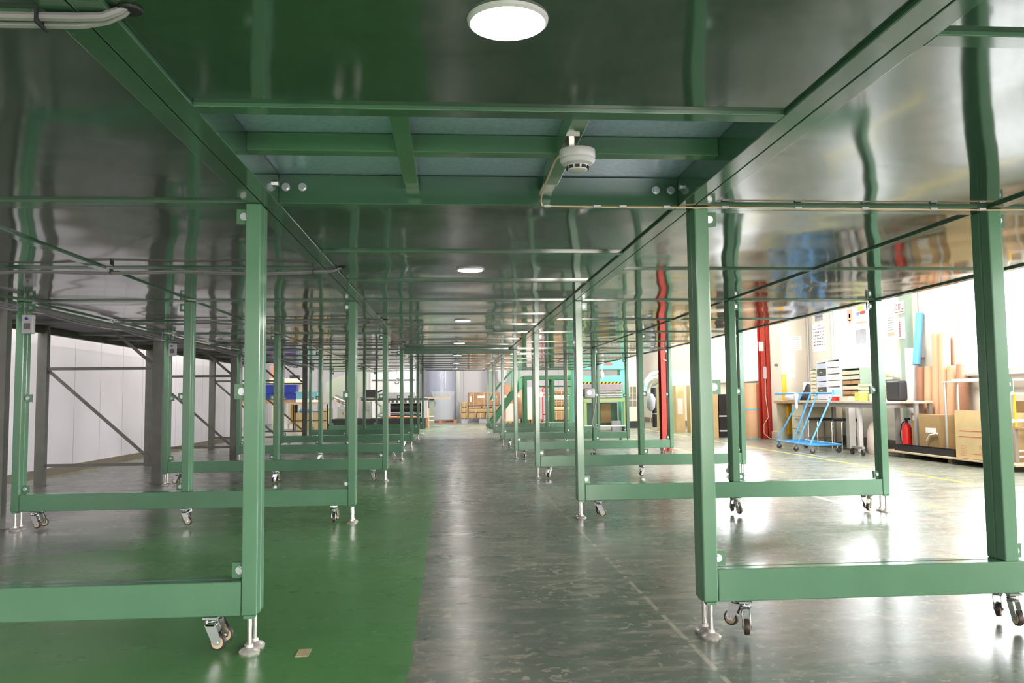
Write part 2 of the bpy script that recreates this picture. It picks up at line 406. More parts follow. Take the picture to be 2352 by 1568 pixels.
# ------------------------------------------------------------------ platform tables (both rows)
S = 3.058; LT = S-0.003; W = 2.416; PW = 0.055; ZB = 0.132; ZT = 1.63; XM = 1.188
def bolt_b(x, y, z, r=0.0115):
    b = B().cyl((x, y, z), (x, y-0.003, z), r*1.25, 16)
    b.cyl((x, y-0.003, z), (x, y-0.012, z), r, 6); return b
def cast_angle(far):
    # wheels trail into their own table so that they clear the neighbour's
    a = random.uniform(-0.15, math.pi+0.15)
    return -a if far else a
def build_table(sx, name, label, x_face, y0):
    """x runs from the aisle face (0) outwards; sx mirrors it"""
    T = Thing(name, label, 'table', (x_face, y0, 0))
    def bx(b, xa, xb, ya, yb, za, zb, bev=0.0):
        xs = sorted((x_face+sx*xa, x_face+sx*xb)); return b.box(xs[0], xs[1], y0+ya, y0+yb, za, zb, bev)
    fr = B(); h = ZT+0.11
    for xa in (0, XM, W-PW): bx(fr, xa, xa+PW, 0, LT, ZT, h, 0.002)
    for ya in (0, LT/2-PW/2, LT-PW):
        bx(fr, PW, XM, ya, ya+PW, ZT, h, 0.002); bx(fr, XM+PW, W-PW, ya, ya+PW, ZT, h, 0.002)
    T.part('top_frame', fr, 'green_gloss_shaded')
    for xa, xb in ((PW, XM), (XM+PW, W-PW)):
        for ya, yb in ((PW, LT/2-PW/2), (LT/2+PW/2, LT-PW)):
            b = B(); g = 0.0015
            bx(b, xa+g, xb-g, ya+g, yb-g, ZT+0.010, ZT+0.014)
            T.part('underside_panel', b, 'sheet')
    T.part('deck_plate', bx(B(), 0, W, 0, LT, h, h+0.02), 'green_dark')
    for ya in (0, LT-PW):
        for xa in (0, XM, W-PW):
            T.part('post', bx(B(), xa, xa+PW, ya, ya+PW, ZB if xa != XM else ZB+0.12, ZT, 0.005), 'green_paint')
        T.part('lower_beam', bx(B(), PW+0.0015, W-PW-0.0015, ya+0.002, ya+PW-0.002, ZB, ZB+0.12, 0.004), 'green_paint')
    for ye, near in ((0, True), (LT, False)):
        for xa, dr in ((PW, 1), (XM+PW, 1), (W-PW, -1)):
            for zc in (0.285, 0.935, 1.590):
                b = B(); ya = 0.001 if near else LT-0.007
                bx(b, xa, xa+dr*0.045, ya, ya+0.006, zc-0.028, zc+0.028, 0.0)
                at = (x_face+sx*(xa+dr*0.022), y0+ya+0.003, zc)
                p = T.part_at('bracket', b, 'green_paint', at)
                if not near:
                    T.part('bolt', bolt_b(at[0]-sx*dr*0.004, y0+ya, zc), 'bolt_zinc', parent=p)
    # levelling feet
    for ya in (0.0385, LT-0.0385):
        for xa in (0.0275, W-0.0275):
            x, y = x_face+sx*xa, y0+ya; at = (x, y, 0)
            b = B().box(x-0.018, x+0.018, y-0.018, y+0.018, ZB-0.010, ZB)
            p = T.part_at('foot_socket', b, 'green_paint', at)
            T.part('foot_rod', B().cyl((x, y, 0.02), (x, y, ZB-0.008), 0.0085, 14), 'steel', True, parent=p)
            T.part('foot_pad', B().lathe([(0.036, 0), (0.037, 0.006), (0.030, 0.013), (0.014, 0.019), (0.013, 0.030), (0.008, 0.031)], (x, y, 0)), 'pad_steel', True, parent=p)
    # swivel castors
    for ya in (0.045, LT-0.045):
        for xa in (0.16, XM+PW/2, W-0.16):
            x, y = x_face+sx*xa, y0+ya; at = (x, y, ZB)
            b = B().box(x-0.024, x+0.024, y-0.024, y+0.024, ZB-0.006, ZB)
            b.lathe([(0.012, ZB-0.03), (0.021, ZB-0.026), (0.023, ZB-0.020), (0.020, ZB-0.015), (0.024, ZB-0.012), (0.021, ZB-0.006)], (x, y, 0), 18)
            for s_ in (-1, 1):   # fork cheeks trail behind the swivel
                b.prism([(x-0.020, ZB-0.028), (x+0.020, ZB-0.028), (x+0.040, 0.055), (x+0.036, 0.036), (x+0.015, 0.034), (x+0.002, 0.055)], 'y', y+s_*0.013, y+s_*0.015)
            b.box(x-0.016, x+0.016, y-0.015, y+0.015, ZB-0.031, ZB-0.028)
            b.cyl((x+0.025, y-0.018, 0.043), (x+0.025, y+0.018, 0.043), 0.005, 8)
            p = T.part_at('caster', b, 'chrome', at, True)
            T.part('wheel', B().lathe([(0.020, -0.010), (0.0275, -0.009), (0.029, -0.005), (0.029, 0.005), (0.0275, 0.009), (0.020, 0.010)], (x+0.025, y, 0.043), 20, 'y'), 'tyre', True, parent=p)
            T.part('wheel_hub', B().cyl((x+0.025, y-0.0108, 0.043), (x+0.025, y+0.0108, 0.043), 0.0215, 18), 'hub_cream', True, parent=p)
            p.rotation_euler.z = cast_angle(ya > 1)
    return T.o
def swivel(o):
    for c in o.children:
        if c.name.startswith('caster'): c.rotation_euler.z = cast_angle(c.location.y > 1)
ORD = ['nearest the camera', 'second from the camera', 'third from the camera', 'fourth from the camera', 'fifth from the camera', 'sixth from the camera', 'seventh and farthest from the camera']
for side, sx, xf in (('left', -1, -0.698), ('right', 1, 0.940)):
    proto = build_table(sx, 'platform_table', '', xf, PW)
    for k in range(7):
        o = proto if k == 0 else dup(proto)
        if k: o.location = (xf, PW+k*S, 0); swivel(o)
        o['label'] = 'green steel platform table in the %s row, %s' % (side, ORD[k])
        o['group'] = 'platform tables of the %s row' % side

# ------------------------------------------------------------------ aisle decks between the rows
XA, XB = -0.6945, 0.9365
def build_deck(open_bay, label, y0):
    T = Thing('aisle_deck', label, 'deck', ((XA+XB)/2, y0, ZT), 'decks over the aisle')
    h = ZT+0.11; th = S/3
    T.part('side_rail', B().box(XA, XA+0.06, y0, y0+LT, ZT, h, 0.002), 'green_gloss_shaded')
    T.part('side_rail', B().box(XB-0.06, XB, y0, y0+LT, ZT, h, 0.002), 'green_gloss_shaded')
    # bar fronts stand at y0+th-PW .. so that seams fall on thirds of the table length
    for i, ya in enumerate((th-PW, 2*th-PW, LT-PW)):
        T.part('cross_bar', B().box(XA+0.06, XB-0.06, y0+ya, y0+ya+(PW if i < 2 else PW), ZT, h, 0.002), 'green_gloss_shaded')
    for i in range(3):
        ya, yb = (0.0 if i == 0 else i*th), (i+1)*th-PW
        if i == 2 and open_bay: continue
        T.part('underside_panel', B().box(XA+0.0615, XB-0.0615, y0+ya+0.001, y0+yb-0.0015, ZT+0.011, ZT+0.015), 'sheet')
    if open_bay:
        a, e = y0+2*th, y0+LT-PW
        T.part('deck_plate', B().box(XA, XB, y0, a, h, h+0.02), 'green_dark')
        T.part('galvanised_plate', B().box(XA, XB, a, y0+LT, h+0.002, h+0.005), 'galvanised', label='bare blue-grey galvanised plate')
        T.part('inner_cross_bar', B().box(XA+0.06, XB-0.06, a+0.475, a+0.53, 1.683, h+0.001, 0.002), 'green_paint')
        for xc in (-0.140, 0.370):
            T.part('inner_long_bar', B().box(xc-0.026, xc+0.026, a, e-0.11, 1.680, h, 0.002), 'green_paint')
            T.part('splice_plate', B().box(xc-0.024, xc+0.024, e-0.11, e, 1.690, 1.70), 'steel', label='bare grey steel plate')
        for xb in (-0.608, -0.547, 0.791, 0.849):
            T.part('bolt', bolt_b(xb, e, 1.692, 0.0125), 'bolt_zinc')
        for xs, d in ((XA+0.06, 1), (XB-0.06, -1)):
            for yy in (e-0.06, ):
                T.part('bolt', B().cyl((xs, yy, 1.69), (xs+d*0.012, yy, 1.69), 0.012, 6), 'bolt_zinc')
    else:
        T.part('deck_plate', B().box(XA, XB, y0, y0+LT, h, h+0.02), 'green_dark')
    return T.o
build_deck(True, 'green aisle deck overhead nearest the camera, with an open bay showing bare galvanised plate', PW)
dproto = None
for k in range(1, 7):
    lb = 'green aisle deck overhead, panel underside closed, %s' % ORD[k]
    if k == 1: dproto = build_deck(False, lb, PW+S)
    else:
        o = dup(dproto); o.location.y = PW+k*S; o['label'] = lb
o = single('tie_bar', B().box(XA+0.004, XB-0.004, 4*S-0.002, 4*S+0.05, 1.572, 1.629, 0.003), 'green_dark', 'dark green tie bar hanging below the aisle deck far along the aisle', 'bar', ((XA+XB)/2, 4*S, 1.572))
# downlights in the aisle decks
LY = [1.556, 4.66, 7.74, 10.86, 13.95, 16.98, 20.1]
def build_lamp(x, y):
    z = ZT+0.011
    T = Thing('downlight', '', 'lamp', (x, y, z), 'round downlights under the aisle deck')
    T.part('trim_ring', B().lathe([(0.066, 0.0), (0.066, -0.006), (0.074, -0.010), (0.079, -0.006), (0.080, 0.0)], (x, y, z), 40), 'white_plastic', True, label='white trim ring')
    T.part('diffuser', B().lathe([(0.066, -0.002), (0.064, -0.009), (0.05, -0.0115), (0.02, -0.012)], (x, y, z), 40), 'lamp_emit', True, label='glowing white diffuser')
    return T.o
lo = build_lamp(0.115, LY[0])
for k, y in enumerate(LY):
    o = lo if k == 0 else dup(lo)
    o.location.y = y
    o['label'] = ('lit round downlight in the aisle deck, ' + ['largest, nearest the camera', 'second from the camera', 'third from the camera', 'fourth from the camera', 'fifth from the camera', 'sixth from the camera', 'smallest, farthest from the camera'][k])

# ------------------------------------------------------------------ smoke detector and its cable
T = Thing('smoke_detector', 'white smoke detector hanging from a bar in the open bay', 'smoke detector', (0.39, 2.44, 1.68))
T.part('mounting_plate', B().box(0.345, 0.385, 2.36, 2.52, 1.673, 1.680).box(0.36, 0.375, 2.40, 2.48, 1.655, 1.674), 'steel', label='grey steel mounting plate')
T.part('base', B().lathe([(0.050, 1.655), (0.0545, 1.653), (0.0545, 1.632), (0.052, 1.628)], (0.39, 2.44, 0), 40), 'white_plastic', True)
T.part('body', B().lathe([(0.052, 1.629), (0.054, 1.622), (0.047, 1.611), (0.034, 1.606), (0.030, 1.592), (0.020, 1.588)], (0.39, 2.44, 0), 40), 'white_plastic', True)
slots = B()
for i in range(10):
    a = 2*math.pi*i/10+0.15
    b_ = B().box(0.0305, 0.0345, -0.0068, 0.0068, 1.5945, 1.6035)
    b_.xf(Matrix.Translation((0.39, 2.44, 0)) @ Matrix.Rotation(a, 4, 'Z'))
    me = bpy.data.meshes.new('tmp'); b_.bm.to_mesh(me); slots.bm.from_mesh(me); bpy.data.meshes.remove(me)
T.part('vent_slots', slots, 'black_matt', label='dark vent slots')
zc = 1.6265
pts = [(0.378, 2.45, 1.632), (0.352, 2.5, 1.664), (0.342, 2.6, 1.668), (0.341, 2.8, 1.664), (0.342, 3.0, 1.655), (0.345, 3.045, zc+0.015), (0.35, 3.05, zc), (0.6, 3.052, zc-0.002), (0.8, 3.05, zc-0.001), (0.905, 3.05, zc-0.001), (0.945, 3.05, zc-0.004), (0.98, 3.046, zc-0.003), (1.01, 3.05, zc+0.001)]
x = 1.05
while x < 3.3: pts.append((x, 3.05, zc-random.uniform(0, .004))); x += 0.12
T = Thing('detector_cable', 'thin tan cable clipped along the bar from the smoke detector to the right', 'cable', (0.345, 3.05, zc))
T.part('cable', B().tube(pts, 0.0032, 6), 'cable_tan', True)
for x in (0.37, 0.56, 0.66, 0.83, 1.06, 1.35, 1.62, 1.9, 2.1, 2.4, 2.7, 3.0):
    T.part('clip', B().box(x-0.013, x+0.013, 3.044, 3.060, zc-0.0045, zc+0.0035), 'white_plastic', label='white cable clip')

# twin supply cables crossing under the left tables into holes beside the aisle
def cable_run(y, label, sag, x_end=-0.60, x0=-3.05, r=0.0085):
    T = Thing('supply_cable', label, 'cable', (x_end, y, ZT), 'supply cables crossing under the left tables')
    for j, dy in enumerate((-0.010, 0.010)):
        p = []; n = 16
        for i in range(n+1):
            t = i/n; xx = x0+(x_end-0.09-x0)*t
            z = ZT-0.012-sag*math.sin(math.pi*min(1, (t*3) % 1.0 if t < 1 else 0))
            p.append((xx, y+dy+0.004*math.sin(7*t+j), z-0.004*j))
        p += [(x_end-0.045, y+dy*0.8, ZT-0.010), (x_end-0.015, y+dy*0.6, ZT+0.004), (x_end, y+dy*0.5, ZT+0.02)]
        T.part('cable', B().tube(p, r, 8), 'cable_grey', True)
    T.part('grommet', B().lathe([(0.016, ZT+0.006), (0.022, ZT+0.005), (0.023, ZT+0.010), (0.016, ZT+0.0105)], (x_end, y+0.0, 0), 24), 'black_matt', True, label='black rubber grommet')
    for xx in (-0.76, -1.85): T.part('cable_tie', B().box(xx-0.002, xx+0.002, y-0.024, y+0.022, ZT-0.03, ZT-0.001), 'black_matt', label='black cable tie')
cable_run(1.548, 'pair of grey cables crossing overhead into a hole, nearest the camera at the upper left', 0.003)
cable_run(4.60, 'pair of grey cables crossing under the second left table into a hole', 0.012, r=0.006)
cable_run(7.66, 'pair of grey cables crossing under the third left table into a hole', 0.012, r=0.006)
cable_run(10.7, 'pair of grey cables crossing under the fourth left table into a hole', 0.012, r=0.006)

# cable bundle along the outer edge of the left row, with switch boxes on the outer posts
T = Thing('cable_bundle', 'bundle of grey cables slung along the outer edge of the left tables', 'cable', (-3.10, 5.2, 1.6))
for j in range(3):
    p = []; y = 3.4
    while y < 17.0:
        ph = ((y-0.4) % 1.53)/1.53
        p.append((-3.085-0.012*j, y, 1.606-0.014*j-0.012*math.sin(math.pi*ph)*(1+0.4*j))); y += 0.12
    T.part('cable', B().tube(p, 0.0075, 6), 'cable_grey', True)
def switch_box(k):
    y = S*k-0.01; x0, x1, z0, z1 = -3.050, -2.975, 1.395, 1.53
    T = Thing('switch_box', 'white switch box on the outer post of the %s left table' % ORD[k-1].split(' ')[0], 'switch box', (x0, y, z0), 'switch boxes on the outer left posts')
    T.part('housing', B().box(x0, x1, y-0.045, y-0.0, z0, z1, 0.004), 'white_plastic')
    T.part('label_plate', B().box(x0+0.015, x1-0.015, y-0.047, y-0.0452, z0+0.03, z0+0.075), 'print_ink', label='printed grey label')
    T.part('switch_knob', B().cyl((x0+0.035, y-0.045, z1-0.028), (x0+0.035, y-0.056, z1-0.028), 0.010, 12), 'blue_crate', label='blue knob')
    T.part('lead', B().tube([(x0+0.03, y-0.02, z1-0.001), (x0+0.01, y-0.01, 1.56), (x0-0.02, y+0.03, 1.60)], 0.006, 6), 'cable_grey', True, label='grey lead')
for k in (2, 3, 4): switch_box(k)
# grey sensor box with a hanging lead on the second right inner post
T = Thing('sensor_box', 'rounded grey box with a hanging lead beside the second inner post on the right', 'box', (1.03, 2*S-0.01, 0.90))
T.part('housing', B().box(0.997, 1.075, 2*S-0.045, 2*S-0.003, 0.895, 0.968, 0.012), 'white_plastic', True)
T.part('knob', B().cyl((1.03, 2*S-0.045, 0.935), (1.03, 2*S-0.058, 0.935), 0.016, 18), 'chrome', True)
T.part('lead', B().tube([(1.072, 2*S-0.03, 0.935), (1.084, 2*S-0.03, 0.90), (1.07, 2*S-0.03, 0.80), (1.055, 2*S-0.02, 0.72), (1.06, 2*S-0.01, 0.68), (1.10, 2*S, 0.665)], 0.005, 6), 'cable_grey', True)
# tape scrap on the floor
b = B().box(-0.553, -0.507, 3.0, 3.088, 0.0002, 0.0016)
single('tape_scrap', b, 'tape', 'small square of dirty yellow tape on the green floor', 'tape', (-0.53, 3.04, 0))

# ------------------------------------------------------------------ pallet rack along the left wall
T = Thing('pallet_rack', 'dark grey steel pallet rack with braced frames along the white left wall', 'rack', (-3.85, 6.2, 0))
RY = [2.90, 6.18, 9.40, 12.62, 15.85, 18.6]; XF, XR = -3.245, -4.485
for y in RY:
    for x, nm in ((XF, 'upright'), (XR, 'upright')):
        b = B(); b.box(x-0.052, x+0.052, y-0.035, y-0.031, 0.004, 3.4); b.box(x-0.052, x-0.047, y-0.031, y+0.035, 0.004, 3.4); b.box(x+0.047, x+0.052, y-0.031, y+0.035, 0.004, 3.4)
        b.box(x-0.07, x+0.07, y-0.055, y+0.055, 0, 0.004)
        T.part(nm, b, 'rack_grey')
    for z in (0.215, 1.275, 2.33):
        T.part('horizontal_brace', B().beam((XF-0.05, y, z), (XR+0.05, y, z), 0.012, 0.034), 'rack_grey')
    T.part('diagonal_brace', B().beam((XR+0.06, y+0.012, 1.25), (XF-0.06, y+0.012, 0.25), 0.012, 0.034), 'rack_grey')
    T.part('diagonal_brace', B().beam((XF-0.06, y+0.012, 1.31), (XR+0.06, y+0.012, 2.29), 0.012, 0.034), 'rack_grey')
for ya, yb in zip(RY, RY[1:]):
    T.part('beam', B().box(XF-0.02, XF+0.03, ya+0.04, yb-0.04, 1.625, 1.735), 'rack_grey')
    T.part('beam', B().box(XR-0.03, XR+0.02, ya+0.04, yb-0.04, 1.665, 1.735), 'rack_grey')
    T.part('deck_board', B().box(XR, XF, ya+0.01, yb-0.01, 1.736, 1.76), 'rack_deck')
    for k in range(3):
        yy = ya+(yb-ya)*(k+1)/4; T.part('support_bar', B().box(XR+0.02, XF-0.02, yy-0.02, yy+0.02, 1.705, 1.735), 'rack_grey')

def slab(name, label, cat, box, m, group=None, bev=0.0):
    x0, x1, y0, y1, z0, z1 = box
    return single(name, B().box(*box, bev), m, label, cat, ((x0+x1)/2, (y0+y1)/2, z0), group)
def strips(T, name, m, boxes, **k):
    b = B()
    for q in boxes: b.box(*q)
    return T.part(name, b, m, **k)

# ------------------------------------------------------------------ red steel columns
def column(x, y, w_, label, yel=False):
    T = Thing('steel_column', label, 'column', (x, y, 0))
    b = B().box(x-w_/2, x+w_/2, y-w_/2, y-w_/2+0.012, 0, 5.0).box(x-w_/2, x+w_/2, y+w_/2-0.012, y+w_/2, 0, 5.0).box(x-0.006, x+0.006, y-w_/2, y+w_/2, 0, 5.0)
    T.part('shaft', b, 'red_paint'); return T
T = column(3.60, 13.58, 0.18, 'red steel column rising just beyond the right table row')
T.part('cable_clip', B().tube([(3.55, 13.48, 1.52), (3.60, 13.47, 1.50), (3.65, 13.48, 1.495)], 0.008, 6), 'paper_white', label='short white cable end')
T = column(6.57, 16.76, 0.20, 'red steel column at the corner of the beige pilaster')
T.part('notice', B().box(6.42, 6.52, 16.642, 16.649, 1.83, 2.02), 'paper_white', label='small white notice')
T.part('switch_plate', B().box(6.50, 6.56, 16.62, 16.649, 1.25, 1.50), 'white_plastic', label='white switch plate')
T.part('lead', B().tube([(6.53, 16.63, 1.25), (6.52, 16.62, 0.9), (6.55, 16.62, 0.65), (6.56, 16.6, 0.45), (6.46, 16.6, 0.30), (6.45, 16.58, 0.12), (6.50, 16.4, 0.02), (6.58, 15.95, 0.012)], 0.009, 6), 'cable_tan', True, label='pale hanging cable')
for i, (ya, yb, za) in enumerate(((15.95, 15.978, 0.28),)):
    single('corner_guard', B().box(6.612, 6.70, ya, yb, 0.80, 1.32), 'yellow', 'yellow corner guard strip on the beige pilaster above the desk end', 'corner guard', (6.65, 15.96, 0.80))

# ------------------------------------------------------------------ writing on walls and windows
def sheet_yz(name, label, y0, y1, z0, z1, x=XW, marks=(), base='paper_white', cat='poster', group=None, th=0.004):
    T = Thing(name, label, cat, (x-th/2, (y0+y1)/2, z0), group)
    T.part('sheet', B().box(x-th, x, y0, y1, z0, z1), base)
    for nm, m, q in marks:
        b = B()
        for (a, b1, c, d) in q:   # fractions: a..b1 along y from far side, c..d up
            b.box(x-th-0.0015, x-th-0.0002, y1-(y1-y0)*b1, y1-(y1-y0)*a, z0+(z1-z0)*c, z0+(z1-z0)*d)
        T.part(nm, b, m)
    return T
def sheet_xz(label, x0, x1, z0, z1, y=15.98, lines=0):
    T = Thing('notice_sheet', label, 'notice', ((x0+x1)/2, y-0.002, z0))
    T.part('sheet', B().box(x0, x1, y-0.004, y-0.0005, z0, z1), 'paper_white')
    if lines:
        b = B()
        for q in range(lines): b.box(x0+0.04, x1-0.04, y-0.0052, y-0.0041, z0+(z1-z0)*(q+1)/(lines+1)-0.002, z0+(z1-z0)*(q+1)/(lines+1)+0.002)
        T.part('ruled_lines', b, 'concrete')
sheet_xz('large white ruled sheet pinned on the beige pilaster left of the calendar', 6.64, 7.05, 1.80, 2.09, lines=7)
sheet_xz('tall white sheet under the large ruled sheet on the pilaster', 6.69, 6.90, 1.40, 1.74)
sheet_xz('small white slip lowest on the beige pilaster above the desk', 6.72, 6.89, 1.25, 1.35)
days = [(0.08+0.125*i, 0.15+0.125*i, 0.66-0.11*j, 0.70-0.11*j) for i in range(7) for j in range(5)]
sheet_yz('wall_calendar', 'white monthly calendar with rows of dates hung on the wall', 15.12, 15.68, 1.74, 2.30, marks=[('dates', 'print_ink', [d for k, d in enumerate(days) if k % 5 or True]), ('heading', 'print_red', [(0.5, 0.56, 0.88, 0.92)]), ('rule', 'print_ink', [(0.03, 0.97, 0.79, 0.805)]), ('holidays', 'print_red', [(0.08, 0.17, 0.32, 0.37), (0.08, 0.17, 0.21, 0.26)])], cat='calendar')
sheet_yz('wall_notice', 'grey framed notice above the calendar', 15.22, 15.55, 2.34, 2.54, marks=[('print', 'print_ink', [(0.1, 0.9, 0.3, 0.5), (0.1, 0.7, 0.6, 0.75)])], base='concrete', cat='notice')
xs = XW+0.018
sheet_yz('poster', 'poster with a brown and peach picture on the window, left of the yellow one', 13.98, 14.40, 2.13, 2.50, xs, marks=[('picture', 'print_pink', [(0.3, 0.75, 0.25, 0.8), (0.42, 0.62, 0.1, 0.3)]), ('picture_core', 'skirting_brown', [(0.45, 0.6, 0.4, 0.6)])])
sheet_yz('poster', 'poster with a yellow disc over blue and red blocks on the window', 13.60, 13.96, 2.13, 2.46, xs, marks=[('yellow_mark', 'print_yellow', [(0.2, 0.75, 0.72, 0.95)]), ('blue_block', 'print_blue', [(0.08, 0.38, 0.48, 0.66)]), ('red_block', 'print_red', [(0.42, 0.92, 0.52, 0.68)]), ('base_band', 'print_pink', [(0.02, 0.98, 0.03, 0.14)])])
sheet_yz('poster', 'grey sheet with a pink foot band on the window under the posters', 13.62, 13.99, 1.76, 2.04, xs, marks=[('band', 'print_pink', [(0.02, 0.98, 0.03, 0.10)])], base='concrete')
sheet_yz('poster', 'tall white sheet with a pink block on the right part of the window', 12.68, 12.94, 1.66, 2.22, xs, marks=[('block', 'print_pink', [(0.05, 0.85, 0.33, 0.44)]), ('print', 'concrete', [(0.15, 0.8, 0.5+0.07*i, 0.52+0.07*i) for i in range(6)])])
sheet_yz('wall_sign', 'white sign with large red characters on the green column', 12.20, 12.48, 2.16, 2.36, XW-0.101, marks=[('red_characters', 'print_red', [(0.08, 0.12, 0.3, 0.85), (0.2, 0.34, 0.72, 0.8), (0.2, 0.34, 0.3, 0.38), (0.25, 0.29, 0.3, 0.8), (0.42, 0.58, 0.72, 0.8), (0.42, 0.46, 0.3, 0.8), (0.54, 0.58, 0.3, 0.8), (0.66, 0.70, 0.3, 0.8), (0.76, 0.92, 0.3, 0.38), (0.88, 0.92, 0.3, 0.8), (0.05, 0.95, 0.12, 0.18)])], cat='sign')
sheet_yz('wall_sign', 'white sign with a vertical red line of characters, lower on the green column', 12.20, 12.48, 1.76, 2.10, XW-0.101, marks=[('red_characters', 'print_red', [(0.42, 0.56, 0.12+0.09*i, 0.18+0.09*i) for i in range(8)])], cat='sign')
# round-arrow mark on the pilaster
b = B()
for i in range(-2, 3): b.box(6.612, 6.6185, 16.24+i*0.028-0.008, 16.24+i*0.028+0.008, 1.50, 1.53+0.012*(i % 2))
for sg in (-1, 1):
    b.tube([(6.616, 16.24+sg*(0.10-0.03*abs(t)), 1.515+0.035*t) for t in (-1, -0.5, 0, 0.5, 1)], 0.004, 5)
single('wall_mark', b, 'print_ink', 'small black mark with two curved arrows stencilled on the beige pilaster', 'mark', (6.616, 16.24, 1.48))
# conduits and sockets
T = Thing('wall_conduit', 'thin white vertical conduit with a socket box right of the green column', 'conduit', (7.12, 11.95, 1.46))
T.part('pipe', B().cyl((7.12, 11.98, 1.58), (7.12, 11.98, 3.2), 0.014, 10), 'white_plastic', True)
T.part('socket_box', B().box(7.09, 7.15, 11.86, 12.0, 1.45, 1.58, 0.004), 'white_plastic')
single('wall_conduit', B().cyl((7.13, 15.86, 0.9), (7.13, 15.86, 4.9), 0.016, 10), 'white_plastic', 'thin white vertical conduit left of the calendar', 'conduit', (7.13, 15.86, 0.9), smooth=True)

# ------------------------------------------------------------------ desk, bench table and things on them (right)
T = Thing('desk', 'cream steel desk with a wooden top and drawer pedestal beside the pilaster', 'desk', (6.66, 15.0, 0))
T.part('top', B().box(6.28, 7.08, 14.35, 15.60, 0.75, 0.80, 0.003), 'wood')
T.part('side_panel', B().box(6.32, 7.05, 15.54, 15.57, 0, 0.75), 'desk_cream')
T.part('back_panel', B().box(7.02, 7.05, 14.36, 15.54, 0.25, 0.75), 'desk_cream')
T.part('pedestal', B().box(6.34, 7.02, 14.36, 14.88, 0.05, 0.75), 'desk_cream')
for i in range(3):
    p = T.part_at('drawer', B().box(6.325, 6.34, 14.37, 14.87, 0.07+0.225*i, 0.285+0.225*i), 'desk_cream', (6.33, 14.6, 0.1+0.225*i))
    T.part('handle', B().box(6.31, 6.325, 14.55, 14.70, 0.235+0.225*i, 0.25+0.225*i), 'steel', parent=p)
T.part('upright_guard', B().box(6.5, 6.56, 15.44, 15.53, 0.15, 0.70), 'yellow', label='yellow panel under the top')
T = Thing('work_bench', 'long grey steel work bench with a pinkish pale top under the window', 'bench', (6.66, 13.0, 0))
T.part('top', B().box(6.24, 6.88, 11.62, 14.33, 0.765, 0.80, 0.003), 'desk_top')
T.part('apron', B().box(6.28, 6.84, 11.66, 14.29, 0.70, 0.765), 'desk_grey')
for x, y in ((6.29, 12.26), (6.81, 12.1), (6.29, 14.2), (6.81, 14.2)):
    T.part('leg', B().box(x-0.03, x+0.03, y-0.03, y+0.03, 0.02, 0.70), 'panel_white' if y < 13 else 'desk_grey')
T.part('stay', B().cyl((6.29, 14.2, 0.15), (6.81, 14.2, 0.15), 0.012, 8), 'desk_grey', True)
for (x, y) in ((6.05, 12.15), (6.45, 11.70)):
    pass
T = Thing('side_table', 'narrow dark-legged table at the right end of the work bench, by the extinguisher', 'table', (6.75, 11.45, 0.086))
T.part('top', B().box(6.60, 6.89, 11.28, 11.61, 0.765, 0.80, 0.003), 'desk_top')
for x, y in ((6.65, 11.32), (6.86, 11.32), (6.86, 11.57)): T.part('leg', B().box(x-0.025, x+0.025, y-0.025, y+0.025, 0.086, 0.765), 'desk_grey')
T = Thing('rolling_frame', 'grey rolling stand with castors standing in front of the work bench', 'stand', (6.07, 12.1, 0))
T.part('leg', B().box(6.02, 6.12, 12.06, 12.16, 0.09, 0.70), 'desk_grey')
T.part('caster', B().cyl((6.06, 12.10, 0.045), (6.09, 12.10, 0.045), 0.045, 16), 'tyre', True)
T.part('foot_bar', B().box(6.05, 6.09, 11.75, 12.16, 0.095, 0.13), 'desk_grey')
T.part('caster', B().cyl((6.06, 11.78, 0.045), (6.09, 11.78, 0.045), 0.045, 16), 'tyre', True)
def drawer_unit(label, y0, y1, z1, x0, cols, rows, body, dm, name='drawer_cabinet', open_=False):
    x1 = 6.87; z0 = 0.801; f_ = 6.62/6.9; y0 *= f_; y1 *= f_; z1 = 0.9+(z1-0.9)*f_; x0 = 6.62
    T = Thing(name, label, 'cabinet', ((x0+x1)/2, (y0+y1)/2, z0))
    b = B().box(x1-0.01, x1, y0, y1, z0, z1).box(x0, x1-0.01, y0, y0+0.012, z0, z1).box(x0, x1-0.01, y1-0.012, y1, z0, z1).box(x0, x1-0.01, y0+0.012, y1-0.012, z0, z0+0.012).box(x0, x1-0.01, y0+0.012, y1-0.012, z1-0.012, z1)
    T.part('body', b, body)
    for i in range(cols):
        for j in range(rows):
            ya = y0+0.02+(y1-y0-0.04)*i/cols; yb = ya+(y1-y0-0.04)/cols-0.012
            za = z0+0.02+(z1-z0-0.04)*j/rows; zb = za+(z1-z0-0.04)/rows*(0.72 if open_ else 0.86)
            m = dm[(i+j*2) % len(dm)] if not open_ else dm[i*rows+j if i*rows+j < len(dm) else 0]
            p = T.part_at('drawer', B().box(x0-0.01, x1-0.03, ya, yb, za, zb, 0.0), m, (x0, (ya+yb)/2, za))
            if not open_: T.part('handle', B().box(x0-0.018, x0-0.01, (ya+yb)/2-0.03, (ya+yb)/2+0.03, (za+zb)/2-0.006, (za+zb)/2+0.006), 'cream_plastic', parent=p)
drawer_unit('white cabinet of pale blue drawers on the bench, left of the pair', 14.62, 15.02, 1.52, 6.75, 1, 6, 'paper_white', ['clear_box', 'clear_box', 'machine_dark'])
drawer_unit('tall white drawer cabinet on the bench, beside the pale blue one', 14.10, 14.58, 1.54, 6.75, 1, 6, 'paper_white', ['paper_white', 'clear_box'])
drawer_unit('pale green pigeonhole cabinet with brown openings on the bench', 13.38, 14.02, 1.36, 6.75, 2, 6, 'column_green', ['wood', 'wood', 'cream_plastic', 'wood', 'cream_plastic', 'cream_plastic'] * 2, open_=True)
